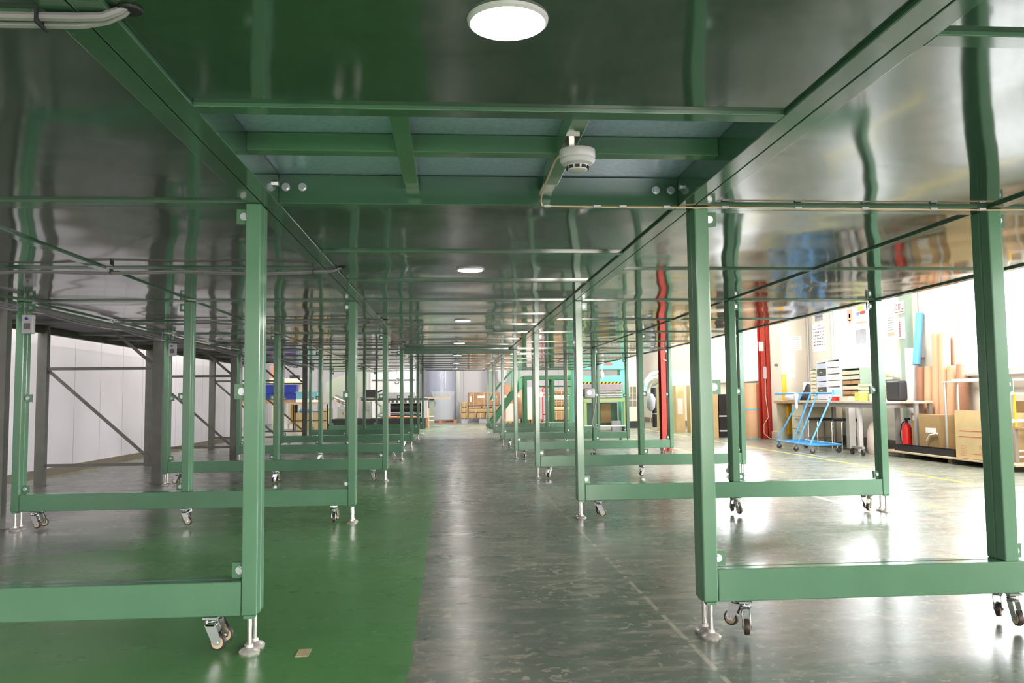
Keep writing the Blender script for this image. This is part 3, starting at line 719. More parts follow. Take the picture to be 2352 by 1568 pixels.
drawer_unit('narrow cream tray stack against the wall behind the desk', 15.04, 15.30, 1.40, 6.85, 1, 8, 'cream_plastic', ['cream_plastic'], name='tray_stack')
for i in range(4):
    single('paper_tray', B().box(6.5, 6.8, 12.30, 12.68, 0.86+0.055*i, 0.90+0.055*i, 0.004) if i else B().box(6.5, 6.8, 12.30, 12.68, 0.801, 0.90, 0.004), 'cream_plastic', 'cream paper tray stacked on the bench beside the pigeonholes, tray %s' % ['at the bottom', 'second from the bottom', 'second from the top', 'at the top'][i], 'tray', (6.65, 12.5, 0.801 if i == 0 else 0.86+0.055*i), 'cream paper trays')
slab('file_board', 'grey board leaning behind the desk top', 'board', (6.92, 6.95, 15.32, 15.56, 0.801, 1.16), 'concrete')
b = B().prism([(15.36, 0.801), (14.98, 0.801), (14.98, 1.10), (15.02, 1.12)], 'x', 6.70, 6.74)
single('file_rack', b, 'black_matt', 'black wedge-shaped file rack on the desk', 'rack', (6.72, 15.15, 0.801))
slab('white_file', 'pale file box standing at the back of the desk', 'box', (6.80, 6.90, 15.33, 15.40, 0.801, 1.15), 'paper_white')
b = B().lathe([(0.05, 0.801), (0.12, 0.81), (0.14, 0.86), (0.11, 0.93), (0.04, 0.96)], (6.55, 15.35, 0), 14)
single('plastic_bag', b, 'clear_box', 'crumpled clear plastic bag of small parts on the desk end', 'bag', (6.55, 15.35, 0.801), smooth=True)
slab('lime_box', 'lime green box on the bench by the paper trays', 'box', (6.34, 6.48, 12.34, 12.50, 0.801, 0.93), 'lime', bev=0.01)
slab('clear_tray', 'pale tray of small parts on the bench beside the lime box', 'tray', (6.34, 6.55, 12.70, 13.0, 0.801, 0.87), 'cream_plastic')
slab('red_box', 'small red box on the bench at the foot of the white cabinets', 'box', (6.40, 6.55, 13.25, 13.48, 0.801, 0.87), 'red_bright')
slab('carton_parcel', 'brown parcel lying on the window sill', 'parcel', (7.04, 7.14, 12.9, 13.25, 1.17, 1.25), 'carton')
T = Thing('stool', 'chrome tube stool with a dark seat under the work bench', 'stool', (6.65, 13.4, 0))
T.part('seat', B().box(6.48, 6.82, 13.2, 13.6, 0.47, 0.50, 0.01), 'seat_black')
for y in (13.22, 13.58):
    T.part('leg_frame', B().tube([(6.47, y, 0.0), (6.47, y, 0.42), (6.49, y, 0.46), (6.81, y, 0.46), (6.83, y, 0.42), (6.83, y, 0.0)], 0.012, 8), 'chrome', True)
T = Thing('stool', 'chrome tube stool with a dark seat standing behind the blue cart', 'stool', (6.5, 14.05, 0))
T.part('seat', B().box(6.36, 6.64, 13.85, 14.25, 0.47, 0.50, 0.01), 'seat_black')
for y in (13.87, 14.23):
    T.part('leg_frame', B().tube([(6.35, y, 0.0), (6.35, y, 0.42), (6.37, y, 0.46), (6.63, y, 0.46), (6.65, y, 0.42), (6.65, y, 0.0)], 0.012, 8), 'chrome', True)
# waste sack with paper under the bench
b = B().lathe([(0.12, 0.0), (0.15, 0.10), (0.14, 0.32), (0.10, 0.45), (0.06, 0.49)], (6.46, 12.08, 0), 16)
single('paper_sack', b, 'pink_paper', 'pale pinkish sack of waste paper under the right end of the bench', 'sack', (6.46, 12.08, 0), smooth=True)
slab('black_case', 'black rounded case standing on the right end of the work bench', 'case', (6.60, 6.74, 11.66, 12.04, 0.801, 1.10), 'seat_black', bev=0.03)
# blue nesting cart
T = Thing('nesting_cart', 'bright blue tubular nesting cart with slanted uprights on the shop floor', 'cart', (5.85, 13.1, 0))
P1, P2, P3, P4 = (5.56, 13.72, 0.13), (5.50, 12.25, 0.13), (6.05, 12.40, 0.13), (6.08, 13.78, 0.13)
T.part('base_frame', B().tube([P1, P2, P3, P4], 0.014, 8, closed=True), 'blue_paint', True)
mesh_ = B()
for i in range(1, 9):
    t = i/9; a = Vector(P1).lerp(Vector(P2), t); d = Vector(P4).lerp(Vector(P3), t); mesh_.tube([a, d], 0.006, 6)
T.part('base_rods', mesh_, 'blue_paint', True)
for p0, p1 in ((P1, (5.98, 13.60, 0.925)), ((5.53, 13.0, 0.13), (5.90, 13.10, 0.925)), ((5.55, 12.85, 0.13), (5.97, 13.0, 0.925)), ((5.50, 12.3, 0.13), (6.02, 12.55, 0.925))):
    T.part('upright', B().tube([p0, tuple(Vector(p0).lerp(Vector(p1), 0.9)), p1], 0.014, 8), 'blue_paint', True)
T.part('top_rail', B().tube([(5.60, 13.85, 0.93), (5.98, 13.60, 0.93), (5.94, 13.05, 0.93), (6.02, 12.55, 0.93), (6.25, 12.95, 0.925), (6.20, 13.6, 0.93)], 0.015, 8), 'blue_paint', True)
for (x, y) in ((5.58, 13.68), (5.56, 12.95), (5.55, 12.32), (6.03, 12.45), (6.06, 13.70)):
    p = T.part_at('caster', B().box(x-0.02, x+0.02, y-0.014, y+0.014, 0.04, 0.118), 'chrome', (x, y, 0.12))
    T.part('wheel', B().cyl((x, y-0.013, 0.04), (x, y+0.013, 0.04), 0.04, 16), 'tyre', True, parent=p)
slab('blue_card', 'small light blue box clipped on the end of the blue cart', 'box', (6.06, 6.18, 12.60, 12.66, 0.90, 0.985), 'teal_crate')
b = B().lathe([(0.012, 0.66), (0.03, 0.70), (0.02, 0.80), (0.05, 0.90), (0.02, 0.93)], (5.88, 13.62, 0), 10)
single('white_rag', b, 'paper_white', 'white rag hanging from the blue cart', 'rag', (5.88, 13.62, 0.66), smooth=True)

# pallet with carton, box, tray, extinguisher
T = Thing('low_platform', 'low wooden platform with a pale top along the right wall', 'platform', (6.75, 10.5, 0))
T.part('board', B().box(6.38, 7.08, 8.9, 11.88, 0.065, 0.085), 'wood_pale')
for y in (9.2, 10.2, 11.3): T.part('runner', B().box(6.42, 7.04, y-0.04, y+0.04, 0.0, 0.065), 'machine_dark')
T = Thing('carton', 'large open tan carton with brown printed lines on the low platform', 'carton', (6.5, 9.75, 0.085))
T.part('walls', B().box(6.42, 6.426, 9.38, 10.06, 0.086, 0.69).box(6.42, 6.95, 9.374, 9.38, 0.086, 0.66).box(6.42, 6.95, 10.06, 10.066, 0.086, 0.66).box(6.944, 6.95, 9.38, 10.06, 0.086, 0.66).box(6.42, 6.95, 9.38, 10.06, 0.086, 0.09), 'carton_light')
b = B().box(6.417, 6.4195, 9.48, 9.98, 0.432, 0.437).box(6.417, 6.4195, 9.46, 9.99, 0.36, 0.366)
T.part('printed_lines', b, 'print_red', label='brown-red printed lines')
b = B()
for i in range(4):
    for j in range(5): b.box(6.417, 6.4195, 9.86+0.028*i, 9.875+0.028*i, 0.13+0.03*j, 0.142+0.03*j)
b.tube([(6.4185, 9.57+0.028*math.cos(t*math.pi/6), 0.23+0.045*math.sin(t*math.pi/6)) for t in range(12)], 0.003, 5, closed=True)
b.box(6.417, 6.4195, 9.565, 9.575, 0.215, 0.245); b.box(6.417, 6.4195, 9.55, 9.72, 0.158, 0.166)
T.part('printed_marks', b, 'print_pink', label='faint printed marks and a ring symbol')
T = Thing('carton', 'brown carton with a white label behind the large tan carton', 'carton', (6.8, 10.95, 0.085))
T.part('box', B().box(6.62, 6.88, 10.72, 11.22, 0.086, 0.61), 'carton')
T.part('label', B().box(6.617, 6.62, 10.80, 11.05, 0.36, 0.43), 'paper_white', label='white label')
T = Thing('carton', 'narrow brown carton behind the fire extinguisher', 'carton', (6.755, 11.45, 0.086))
T.part('box', B().box(6.70, 6.81, 11.36, 11.54, 0.086, 0.62), 'carton')
T.part('label', B().box(6.697, 6.70, 11.40, 11.50, 0.52, 0.59), 'paper_white', label='white label')
b = B().box(6.45, 6.62, 10.15, 11.58, 0.086, 0.096).box(6.45, 6.455, 10.15, 11.58, 0.096, 0.17).box(6.615, 6.62, 10.15, 11.58, 0.096, 0.17).box(6.455, 6.615, 10.15, 10.155, 0.096, 0.17).box(6.455, 6.615, 11.575, 11.58, 0.096, 0.17)
single('black_tray', b, 'black_matt', 'long black tray on the low platform', 'tray', (6.53, 10.9, 0.086))
T = Thing('fire_extinguisher', 'red fire extinguisher standing at the end of the low platform', 'fire extinguisher', (6.74, 11.74, 0.086))
T.part('cylinder', B().lathe([(0.055, 0.087), (0.065, 0.095), (0.066, 0.40), (0.055, 0.44), (0.025, 0.465), (0.02, 0.48)], (6.74, 11.74, 0), 20), 'red_bright', True)
T.part('valve', B().cyl((6.74, 11.74, 0.48), (6.74, 11.74, 0.52), 0.018, 12).box(6.72, 6.76, 11.67, 11.76, 0.52, 0.545), 'black_matt')
T.part('hose', B().tube([(6.74, 11.79, 0.50), (6.72, 11.84, 0.45), (6.70, 11.85, 0.30), (6.69, 11.82, 0.2)], 0.009, 8), 'black_matt', True)
single('white_lever', B().tube([(6.60, 11.0, 0.25), (6.60, 10.93, 0.33), (6.60, 10.75, 0.36)], 0.012, 8), 'paper_white', 'bent white pipe leaning against the brown carton', 'pipe', (6.60, 11.0, 0.23), smooth=True)

# leaning rolls
rolls = [(11.78, 1.30, 0.075, 'copper_paper', 'brown roll leaning on the wall, leftmost of the group, next to the white roll'),
         (11.55, 1.30, 0.085, 'kraft_roll', 'brown roll leaning on the wall, second from the left of the group'),
         (11.34, 1.76, 0.08, 'kraft_roll', 'tallest brown roll leaning on the wall, left twin'),
         (11.18, 1.76, 0.075, 'kraft_roll', 'tallest brown roll leaning on the wall, right twin'),
         (11.005, 1.29, 0.08, 'kraft_roll', 'short brown roll leaning on the wall behind the shelf, left one'),
         (10.80, 1.30, 0.08, 'copper_paper', 'short brown roll leaning on the wall behind the shelf, right one')]
for y, h_, r, m_, lb in rolls:
    T = Thing('paper_roll', lb, 'roll', (7.0, y, 0.09), 'rolls leaning on the right wall')
    T.part('sheet_roll', B().cyl((6.98, y, 0.10), (7.04, y, h_), r, 20), m_, True)
    T.part('core', B().cyl((7.04, y, h_-0.002), (7.0402, y, h_+0.004), r*0.4, 14), 'machine_dark', True, label='dark hollow core')
single('paper_roll', B().cyl((7.0, 12.02, 0.02), (7.0, 11.98, 1.60), 0.085, 20), 'paper_white', 'tall white roll standing beside the green column', 'roll', (7.0, 12.0, 0.02), 'rolls leaning on the right wall', True)
single('blue_tube', B().cyl((6.97, 11.80, 1.34), (7.09, 11.86, 2.12), 0.055, 18), 'blue_sheet', 'bright blue sheet roll standing above the brown rolls', 'roll', (7.0, 11.8, 1.34), smooth=True)
# shelf under window 3
def shelf_table(label, y0, y1, x0, x1, z1, m_, name='side_shelf'):
    T = Thing(name, label, 'shelf', ((x0+x1)/2, (y0+y1)/2, 0))
    T.part('top', B().box(x0, x1, y0, y1, z1-0.02, z1), m_)
    for x in (x0+0.02, x1-0.02):
        for y in (y0+0.02, y1-0.02): T.part('leg', B().cyl((x, y, 0.086), (x, y, z1-0.02), 0.016, 10), 'frame_alu', True)
    return T
shelf_table('pale metal shelf under the bright window, left of the corner post', 9.30, 10.68, 6.66, 6.88, 1.07, 'panel_white')
slab('yellow_booklet', 'yellow and white booklets lying on the pale shelf', 'booklet', (6.68, 6.86, 10.2, 10.5, 1.071, 1.095), 'cream_plastic')
T = Thing('tube_cart', 'white tube cart with a wooden deck at the far right edge', 'cart', (6.9, 9.2, 0.09))
for z, r in ((0.89, 0.014), (0.57, 0.022)):
    T.part('rail', B().cyl((6.62, 9.26, z), (7.05, 9.26, z), r, 10), 'paper_white', True)
T.part('deck', B().box(6.62, 7.05, 8.9, 9.27, 0.48, 0.50), 'wood')
for x in (6.64, 7.03): T.part('leg', B().box(x-0.02, x+0.02, 9.23, 9.27, 0.09, 0.48), 'desk_grey')
for z in (0.15, 0.22): T.part('lower_bar', B().cyl((6.64, 9.25, z), (7.03, 9.25, z), 0.012, 8), 'paper_white', True)
T.part('post', B().box(6.64, 6.66, 9.24, 9.26, 0.50, 0.89), 'yellow', label='yellow upright')
slab('brown_parcel', 'brown parcel stacked behind the white tube cart', 'parcel', (6.97, 7.12, 9.36, 9.7, 0.086, 0.80), 'carton')

# ------------------------------------------------------------------ right side, between the columns
def barrel(label, x, y, r, h_):
    T = Thing('paper_drum', label, 'drum', (x, y, 0), 'upright kraft drums')
    T.part('body', B().cyl((x, y, 0.03), (x, y, h_), r, 28), 'kraft_roll', True)
    T.part('band', B().cyl((x, y, h_*0.52), (x, y, h_*0.52+0.03), r+0.004, 28), 'teal_crate', True, label='green band')
    T.part('foot_ring', B().cyl((x, y, 0.0), (x, y, 0.03), r+0.006, 28), 'teal_crate', True, label='green foot ring')
barrel('tall kraft drum left of the red column at the pilaster', 6.18, 16.65, 0.15, 1.16)
barrel('second kraft drum, half hidden behind the red column', 6.52, 17.3, 0.16, 1.16)
T = Thing('carton_column', 'tall narrow carton standing between the drums and the black frames', 'carton', (5.74, 17.5, 0))
T.part('box', B().box(5.69, 5.80, 17.5, 17.8, 0, 0.94), 'carton_light')
T = Thing('panel_stack', 'stack of black frames with white ties standing by the tall cartons', 'frame', (5.9, 17.6, 0))
T.part('boards', B().box(5.82, 6.0, 17.5, 17.9, 0, 0.94), 'black_matt')
for z in (0.13, 0.45): T.part('tie', B().box(5.815, 6.0, 17.49, 17.497, z, z+0.03), 'paper_white', label='white tie')
slab('tall_carton', 'tall tan carton standing beyond the third right table, left one', 'carton', (5.56, 5.71, 21.6, 21.9, 0, 1.20), 'carton_light')
T = Thing('tall_carton', 'tall tan carton with a white sheet taped on, middle one', 'carton', (5.85, 20.8, 0))
T.part('box', B().box(5.73, 5.96, 20.6, 20.9, 0, 1.17), 'carton_light')
T.part('sheet', B().box(5.77, 5.90, 20.594, 20.6, 0.45, 0.85), 'paper_white', label='white taped sheet')
slab('tall_carton', 'tall tan carton with dark marks standing beyond, right one', 'carton', (5.98, 6.17, 20.2, 20.5, 0, 1.17), 'carton_light')
slab('dark_boards', 'dark boards standing between the tan cartons', 'board', (5.80, 5.90, 21.2, 21.5, 0, 1.15), 'black_matt')
T = Thing('white_cabinet', 'bright white cabinet on top of the tan cartons in the window light', 'cabinet', (6.0, 21.0, 1.18))
T.part('body', B().box(5.74, 6.20, 20.9, 21.4, 1.205, 1.55), 'paper_white')
T = Thing('dust_extractor', 'dust extractor with a silver elbow duct and black pipe near the wall', 'machine', (5.6, 22.4, 0))
pts = [(5.52, 22.6, 1.0), (5.53, 22.6, 1.15), (5.57, 22.55, 1.30), (5.66, 22.5, 1.42), (5.82, 22.45, 1.48), (6.05, 22.4, 1.50)]
T.part('elbow_duct', B().tube(pts, 0.19, 18), 'silver_duct', True)
T.part('pipe', B().cyl((5.62, 22.35, 0.06), (5.62, 22.35, 1.15), 0.075, 16), 'black_matt', True, label='black pipe')
T.part('pipe_band', B().cyl((5.62, 22.35, 0.42), (5.62, 22.35, 0.44), 0.079, 16), 'paper_white', True, label='white band')
T.part('hood', B().lathe([(0.03, 0.50), (0.11, 0.6), (0.13, 0.85), (0.06, 0.98)], (5.50, 22.3, 0), 16), 'concrete', True)
T.part('stand', B().box(5.47, 5.49, 22.3, 22.32, 0, 0.5), 'steel')
T = Thing('grey_cabinet', 'beige machine cabinet with paned windows near the back right', 'cabinet', (5.3, 23.6, 0))
T.part('body', B().box(5.14, 5.60, 23.6, 24.4, 0.0, 2.3), 'desk_cream')
b = B()
for i in range(2):
    for j in range(3): b.box(5.17+0.12*i, 5.275+0.12*i, 23.594, 23.6, 0.62+0.2*j, 0.80+0.2*j)
T.part('window_panes', b, 'skirting_brown', label='brown window panes')
T.part('plinth', B().box(5.12, 5.62, 23.57, 23.6, 0, 0.20), 'black_matt')

# ------------------------------------------------------------------ mint press machine
T = Thing('press_machine', 'mint green press with a hazard-striped guard and rollers beyond the right tables', 'machine', (4.1, 22, 0))
T.part('upper_beam', B().box(3.30, 4.80, 22.0, 22.6, 1.65, 2.2, 0.01), 'mint')
b = B().lathe([(0.11, -0.004), (0.11, 0.004)], (0, 0, 0), 28, 'y'); b.xf(Matrix.Translation((4.27, 21.995, 1.80)) @ Matrix.Diagonal((1, 1, 0.42, 1)))
T.part('logo_plate', b, 'print_red', label='red oval maker plate with white letters')
b = B()
for i in range(5):
    x = 4.195+0.033*i; b.box(x, x+0.006, 21.985, 21.99, 1.785, 1.815)
    b.box(x, x+0.02, 21.985, 21.99, 1.785+0.012*(i % 3), 1.790+0.012*(i % 3))
T.part('logo_letters', b, 'paper_white')
for x in (3.32, 4.62): T.part('side_post', B().box(x, x+0.16, 22.1, 22.5, 0.0, 1.65), 'mint')
T.part('lower_beam', B().box(3.48, 4.62, 22.02, 22.3, 1.28, 1.49, 0.005), 'mint')
T.part('hazard_plate', B().box(3.50, 4.60, 21.86, 21.90, 1.255, 1.315), 'yellow', label='yellow plate with black slanted stripes')
b = B()
for i in range(11):
    x = 3.52+0.1*i; b.prism([(x, 1.256), (x+0.045, 1.256), (x+0.085, 1.314), (x+0.04, 1.314)], 'y', 21.855, 21.8595)
T.part('hazard_stripes', b, 'black_matt')
T.part('roller_guard', B().box(3.50, 4.62, 21.76, 21.96, 1.09, 1.25, 0.01), 'purple_grey')
for z in (0.90, 0.97, 1.04): T.part('roller', B().cyl((3.52, 21.95, z), (4.62, 21.95, z), 0.032, 12), 'steel', True)
T.part('bed_beam', B().box(3.52, 4.72, 21.66, 21.80, 0.78, 0.865), 'olive_green')
for x in (3.54, 4.60): T.part('bed_leg', B().box(x, x+0.07, 21.68, 21.76, 0.0, 0.78), 'olive_green')
T.part('back_panel', B().box(3.60, 4.58, 22.4, 22.44, 0.10, 0.75), 'green_dark')
T.part('brown_panel', B().box(4.10, 4.40, 22.36, 22.40, 0.20, 0.72), 'carton', label='brown cardboard panel')
T.part('control_box', B().box(4.27, 4.50, 21.58, 21.75, 0.0, 0.27), 'concrete')
T.part('light_stack', B().box(4.78, 4.84, 21.9, 21.98, 0.9, 1.25), 'cream_plastic')
single('foam_roller', B().cyl((3.40, 20.8, 0.165), (4.52, 20.8, 0.165), 0.02, 12), 'paper_white', 'long white roller bar low in front of the mint press', 'roller', (3.96, 20.8, 0.145), smooth=True)
T = Thing('roller_trestle', 'pair of low black trestles under the white roller bar', 'trestle', (3.96, 20.8, 0))
for x in (3.5, 4.4): T.part('block', B().box(x-0.03, x+0.03, 20.75, 20.85, 0, 0.145), 'black_matt')
T = Thing('chain_hoist', 'chain hoist block hanging over the mint press', 'hoist', (4.0, 21.5, 1.35))
T.part('chain', B().cyl((4.0, 21.5, 1.6), (4.0, 21.5, 5.0), 0.012, 6), 'steel', True)
T.part('hook_block', B().lathe([(0.02, 1.36), (0.05, 1.42), (0.06, 1.52), (0.02, 1.6)], (4.0, 21.5, 0), 10), 'paper_white', True)

# ------------------------------------------------------------------ green stair platform at the back
T = Thing('stair_platform', 'dark green steel stair and walkway platform behind the right tables', 'stairs', (2.6, 24.5, 0))
for y in (24.5, 25.2):
    T.part('stringer', B().beam((1.12, y, 0.02), (2.22, y, 1.50), 0.03, 0.17, (0, 0, 1)), 'stair_green')
    T.part('handrail', B().tube([(1.20, y, 0.85), (1.34, y, 1.15), (1.88, y, 1.78), (2.2, y, 2.1), (2.6, y, 2.15)], 0.018, 8), 'stair_green', True)
    T.part('post', B().box(2.20, 2.28, y-0.04, y+0.04, 0, 1.45), 'stair_green')
    T.part('post', B().box(3.02, 3.10, y-0.04, y+0.04, 0, 1.45), 'stair_green')
    T.part('platform_beam', B().box(2.18, 3.80, y-0.03, y+0.03, 1.45, 1.57), 'stair_green')
    T.part('guard_rail', B().cyl((2.60, y, 1.245), (3.86, y, 1.245), 0.018, 8), 'stair_green', True)
    for x in (1.84, 2.02): T.part('baluster', B().box(x, x+0.04, y-0.02, y+0.02, 1.1, 2.0), 'leaf_green')
for i in range(6):
    x = 1.22+0.165*i; z = 0.18+0.222*i; T.part('step', B().box(x-0.06, x+0.14, 24.52, 25.18, z, z+0.02), 'stair_green')
T.part('floor_plate', B().box(2.18, 3.80, 24.53, 25.17, 1.50, 1.53), 'stair_green')
T.part('corner_gusset', B().box(2.02, 2.14, 24.46, 24.5, 1.15, 1.50), 'leaf_green')
single('green_post', B().box(3.68, 3.78, 25.5, 25.6, 0, 5.0).box(3.6, 3.86, 25.42, 25.68, 0, 0.03), 'leaf_green', 'light green post with a foot plate at the end of the stair platform', 'post', (3.73, 25.55, 0))
single('brown_post', B().box(3.97, 4.07, 28.0, 28.1, 0, 5.0), 'copper_paper', 'red-brown post behind the light green post', 'post', (4.02, 28.05, 0))
def upright_roll(name, label, x, y, r, z0, z1, m_):
    T = Thing(name, label, 'roll', (x, y, 0), 'upright paper reels at the back')
    T.part('reel', B().cyl((x, y, z0), (x, y, z1), r, 32), m_, True)
    b = B().box(x-r-0.03, x+r+0.03, y-r, y+r, z0-0.03, z0-0.001)
    for d in (-r, 0, r): b.box(x+d-0.05, x+d+0.05, y-r, y+r, 0, z0-0.03)
    T.part('pallet', b, 'wood')
upright_roll('paper_reel', 'copper brown upright reel under the green stair', 2.02, 28.6, 0.24, 0.20, 1.36, 'copper_paper')
upright_roll('paper_reel', 'brown upright reel behind the green posts', 2.55, 29.3, 0.22, 0.20, 1.15, 'kraft_roll')
upright_roll('paper_reel', 'pale pink upright reel beside the red hand truck', 2.78, 28.2, 0.26, 0.18, 1.27, 'pink_paper')
upright_roll('paper_reel', 'short pink reel at the foot of the green stair', 1.95, 27.2, 0.13, 0.15, 0.72, 'pink_paper')
T = Thing('hand_truck', 'red hand truck loaded beside the pink reel', 'hand truck', (3.2, 27, 0))
T.part('frame', B().tube([(3.03, 27, 0.10), (3.03, 27, 1.18), (3.08, 27, 1.24), (3.28, 27, 1.24), (3.33, 27, 1.18), (3.33, 27, 0.10)], 0.022, 8), 'red_bright', True)
for z in (0.35, 1.0, 1.12): T.part('cross_bar', B().cyl((3.03, 27, z), (3.33, 27, z), 0.016, 8), 'red_bright', True)
T.part('toe_plate', B().box(3.0, 3.36, 26.75, 27.0, 0.03, 0.05), 'red_bright')
for x in (3.0, 3.36): T.part('wheel', B().cyl((x-0.02, 27.08, 0.10), (x+0.02, 27.08, 0.10), 0.10, 16), 'tyre', True)
slab('grey_canister', 'grey canister strapped on the red hand truck', 'canister', (3.10, 3.27, 26.80, 26.96, 0.051, 0.80), 'purple_grey', bev=0.03)

def bundle(name, label, box, m_='kraft_paper', straps=3, cat='package', group=None):
    x0, x1, y0, y1, z0, z1 = box
    T = Thing(name, label, cat, ((x0+x1)/2, (y0+y1)/2, z0), group)
    T.part('wrapped_stack', B().box(*box, min(0.04, (z1-z0)*0.25)), m_)
    b = B()
    for i in range(straps):
        x = x0+(x1-x0)*(i+0.5)/straps; b.box(x-0.008, x+0.008, y0-0.004, y1+0.004, z1-0.002, z1+0.004).box(x-0.008, x+0.008, y0-0.005, y0-0.001, z0, z1)
    T.part('straps', b, 'wood_pale'); return T
G = 'wrapped packages on the pallets at the back'
T = bundle('wrapped_package', 'large brown wrapped package with white labels on the back pallet stack', (0.64, 1.80, 30.3, 31.3, 0.62, 1.13), group=G)
for xa, xb, za, zb in ((0.98, 1.24, 0.92, 1.0), (0.70, 0.76, 0.78, 0.98), (1.5, 1.6, 0.8, 1.0)): T.part('label', B().box(xa, xb, 30.29, 30.296, za, zb), 'paper_white', label='white label')
T = Thing('pallet', 'wooden pallet under the large wrapped package at the back', 'pallet', (1.2, 30.8, 0.52))
for z in (0.53, 0.60): T.part('boards', B().box(0.66, 1.80, 30.32, 31.3, z, z+0.018), 'wood')
for x in (0.70, 1.2, 1.7): T.part('bearer', B().box(x-0.04, x+0.04, 30.32, 31.3, 0.548, 0.60), 'wood')
bundle('wrapped_package', 'flat yellow-brown package under the wooden pallet at the back', (0.64, 1.80, 30.3, 31.3, 0.375, 0.522), 'carton', 2, group=G)
for i, (xa, xb) in enumerate(((0.64, 0.90), (0.95, 1.22), (1.27, 1.60))):
    bundle('wrapped_package', 'small tan package in the bottom layer at the back, %s' % ['left', 'middle', 'right'][i], (xa, xb, 30.3, 30.9, 0.155, 0.372), 'carton', 1, group=G)
for i, (za, zb) in enumerate(((0.155, 0.372), (0.376, 0.57), (0.574, 0.78))):
    bundle('small_carton', 'small tan carton in the stack left of the big package, %s' % ['bottom', 'middle', 'top'][i], (0.36+0.01*i, 0.61, 30.3, 30.6, za, zb), 'carton', 1, 'carton', 'small cartons stacked at the back')
for i, (xa, xb) in enumerate(((0.38, 0.62), (1.02, 1.80))):
    slab('concrete_block', 'grey concrete block under the package stack, %s' % ['left, narrow', 'right, wide'][i], 'block', (xa, xb, 30.3, 30.9, 0, 0.152), 'concrete')
for i, (za, zb, m_, tx) in enumerate(((0.14, 0.46, 'carton', 'plain carton at the bottom of the stack beside the hand truck'), (0.465, 0.60, 'carton_light', 'flat tan package in the stack beside the hand truck'), (0.605, 0.80, 'kraft_paper', 'crumpled brown package in the stack beside the hand truck'), (0.805, 1.0, 'pink_paper', 'pale strapped package in the stack beside the hand truck'), (1.005, 1.16, 'kraft_paper', 'brown package on top of the stack beside the hand truck'))):
    bundle('wrapped_package', tx, (3.45, 3.96, 27.4, 28.0, za, zb), m_, 3, group='packages stacked beside the hand truck')
slab('skid', 'low wooden skid under the package stack beside the hand truck', 'skid', (3.42, 4.0, 27.38, 28.02, 0.0, 0.138), 'machine_dark')
# tall wrapped reel at the end of the aisle
T = Thing('wrapped_reel', 'huge upright reel in grey-blue plastic film at the end of the aisle', 'reel', (-0.38, 31.2, 0))
T.part('reel', B().cyl((-0.38, 31.2, 0.13), (-0.38, 31.2, 3.0), 0.60, 48), 'wrap_plastic', True)
b = B(); seg = 18; rr = 0.612
P = [[None]*5 for _ in range(seg+1)]
outl = [(-0.66, 0.25), (-0.62, 0.3), (-0.60, 0.36), (-0.40, 0.35), (-0.38, 0.30)]
vs = []
for i in range(seg+1):
    t = i/seg; z = 0.14+1.04*t
    left = -math.pi/2-0.42-0.38*abs(math.cos(t*2.7))*(1 if t > 0.5 else 0.75)+0.15
    right = -math.pi/2+0.98
    row = []
    for j in range(13):
        a = left+(right-left)*j/12; row.append(b.bm.verts.new((-0.38+rr*math.cos(a), 31.2+rr*math.sin(a), z)))
    vs.append(row)
for i in range(seg):
    for j in range(12): b.bm.faces.new((vs[i][j], vs[i][j+1], vs[i+1][j+1], vs[i+1][j]))
r_ = bmesh.ops.solidify(b.bm, geom=b.bm.faces[:], thickness=0.004)
T.part('loose_film', b, 'wrap_light', True, label='loose paler film draped round the lower half')
pal = B().box(-0.98, 0.22, 30.6, 31.8, 0.10, 0.128)
for x in (-0.92, -0.38, 0.16): pal.box(x-0.06, x+0.06, 30.6, 31.8, 0.025, 0.10)
pal.box(-0.98, 0.22, 30.6, 30.7, 0, 0.025)
T.part('pallet', pal, 'copper_paper', label='red-brown wooden pallet')
T = Thing('blue_tank', 'pale blue hanging tank end above the brown reels at the back', 'tank', (1.98, 31.5, 1.42))
T.part('shell', B().lathe([(0.03, 1.42), (0.15, 1.50), (0.20, 1.64), (0.21, 2.4), (0.05, 2.6)], (1.98, 31.5, 0), 24), 'wrap_light', True)
T.part('bracket', B().box(1.9, 2.06, 31.6, 32.55, 2.45, 2.55), 'steel')
slab('grey_cupboard', 'narrow grey-green cupboard standing against the back wall beside the packages', 'cupboard', (1.44, 1.60, 31.9, 32.3, 0, 2.2), 'column_green')

# ------------------------------------------------------------------ back left: benches, crates, slitting machine
T = Thing('packing_bench', 'wooden-topped packing bench carrying blue crates at the back left', 'bench', (-4.9, 25.2, 0))
T.part('top', B().box(-6.2, -4.30, 24.9, 25.7, 0.82, 0.92), 'wood')
for x in (-6.1, -4.62, -4.40):
    T.part('leg', B().box(x-0.035, x+0.035, 25.0, 25.07, 0, 0.82), 'black_matt' if x > -5 else 'frame_alu')
G = 'blue crates on the packing bench'
for i, x in enumerate((-5.50, -5.02)):
    for j in range(2):
        T = Thing('blue_crate', 'dark blue crate on the packing bench, %s %s' % (['left', 'right'][i], ['bottom', 'top'][j]), 'crate', (x+0.2, 25.2, 0.921+0.225*j), G)
        z0 = 0.921+0.225*j
        T.part('shell', B().box(x-0.02, x+0.40, 25.0, 25.4, z0, z0+0.20), 'blue_crate')
        T.part('rim', B().box(x-0.03, x+0.41, 24.99, 25.41, z0+0.20, z0+0.222), 'blue_crate')
single('wall_shelf', B().box(-5.6, -4.6, 25.9, 26.3, 1.42, 1.58).box(-5.55, -5.50, 26.0, 26.1, 0, 1.42).box(-4.72, -4.66, 26.0, 26.1, 0, 1.42), 'desk_cream', 'cream shelf on legs behind the blue crates', 'shelf', (-5.1, 26.1, 0))
slab('black_case', 'black case lying on the cream shelf', 'case', (-5.0, -4.72, 25.95, 26.15, 1.581, 1.68), 'black_matt')
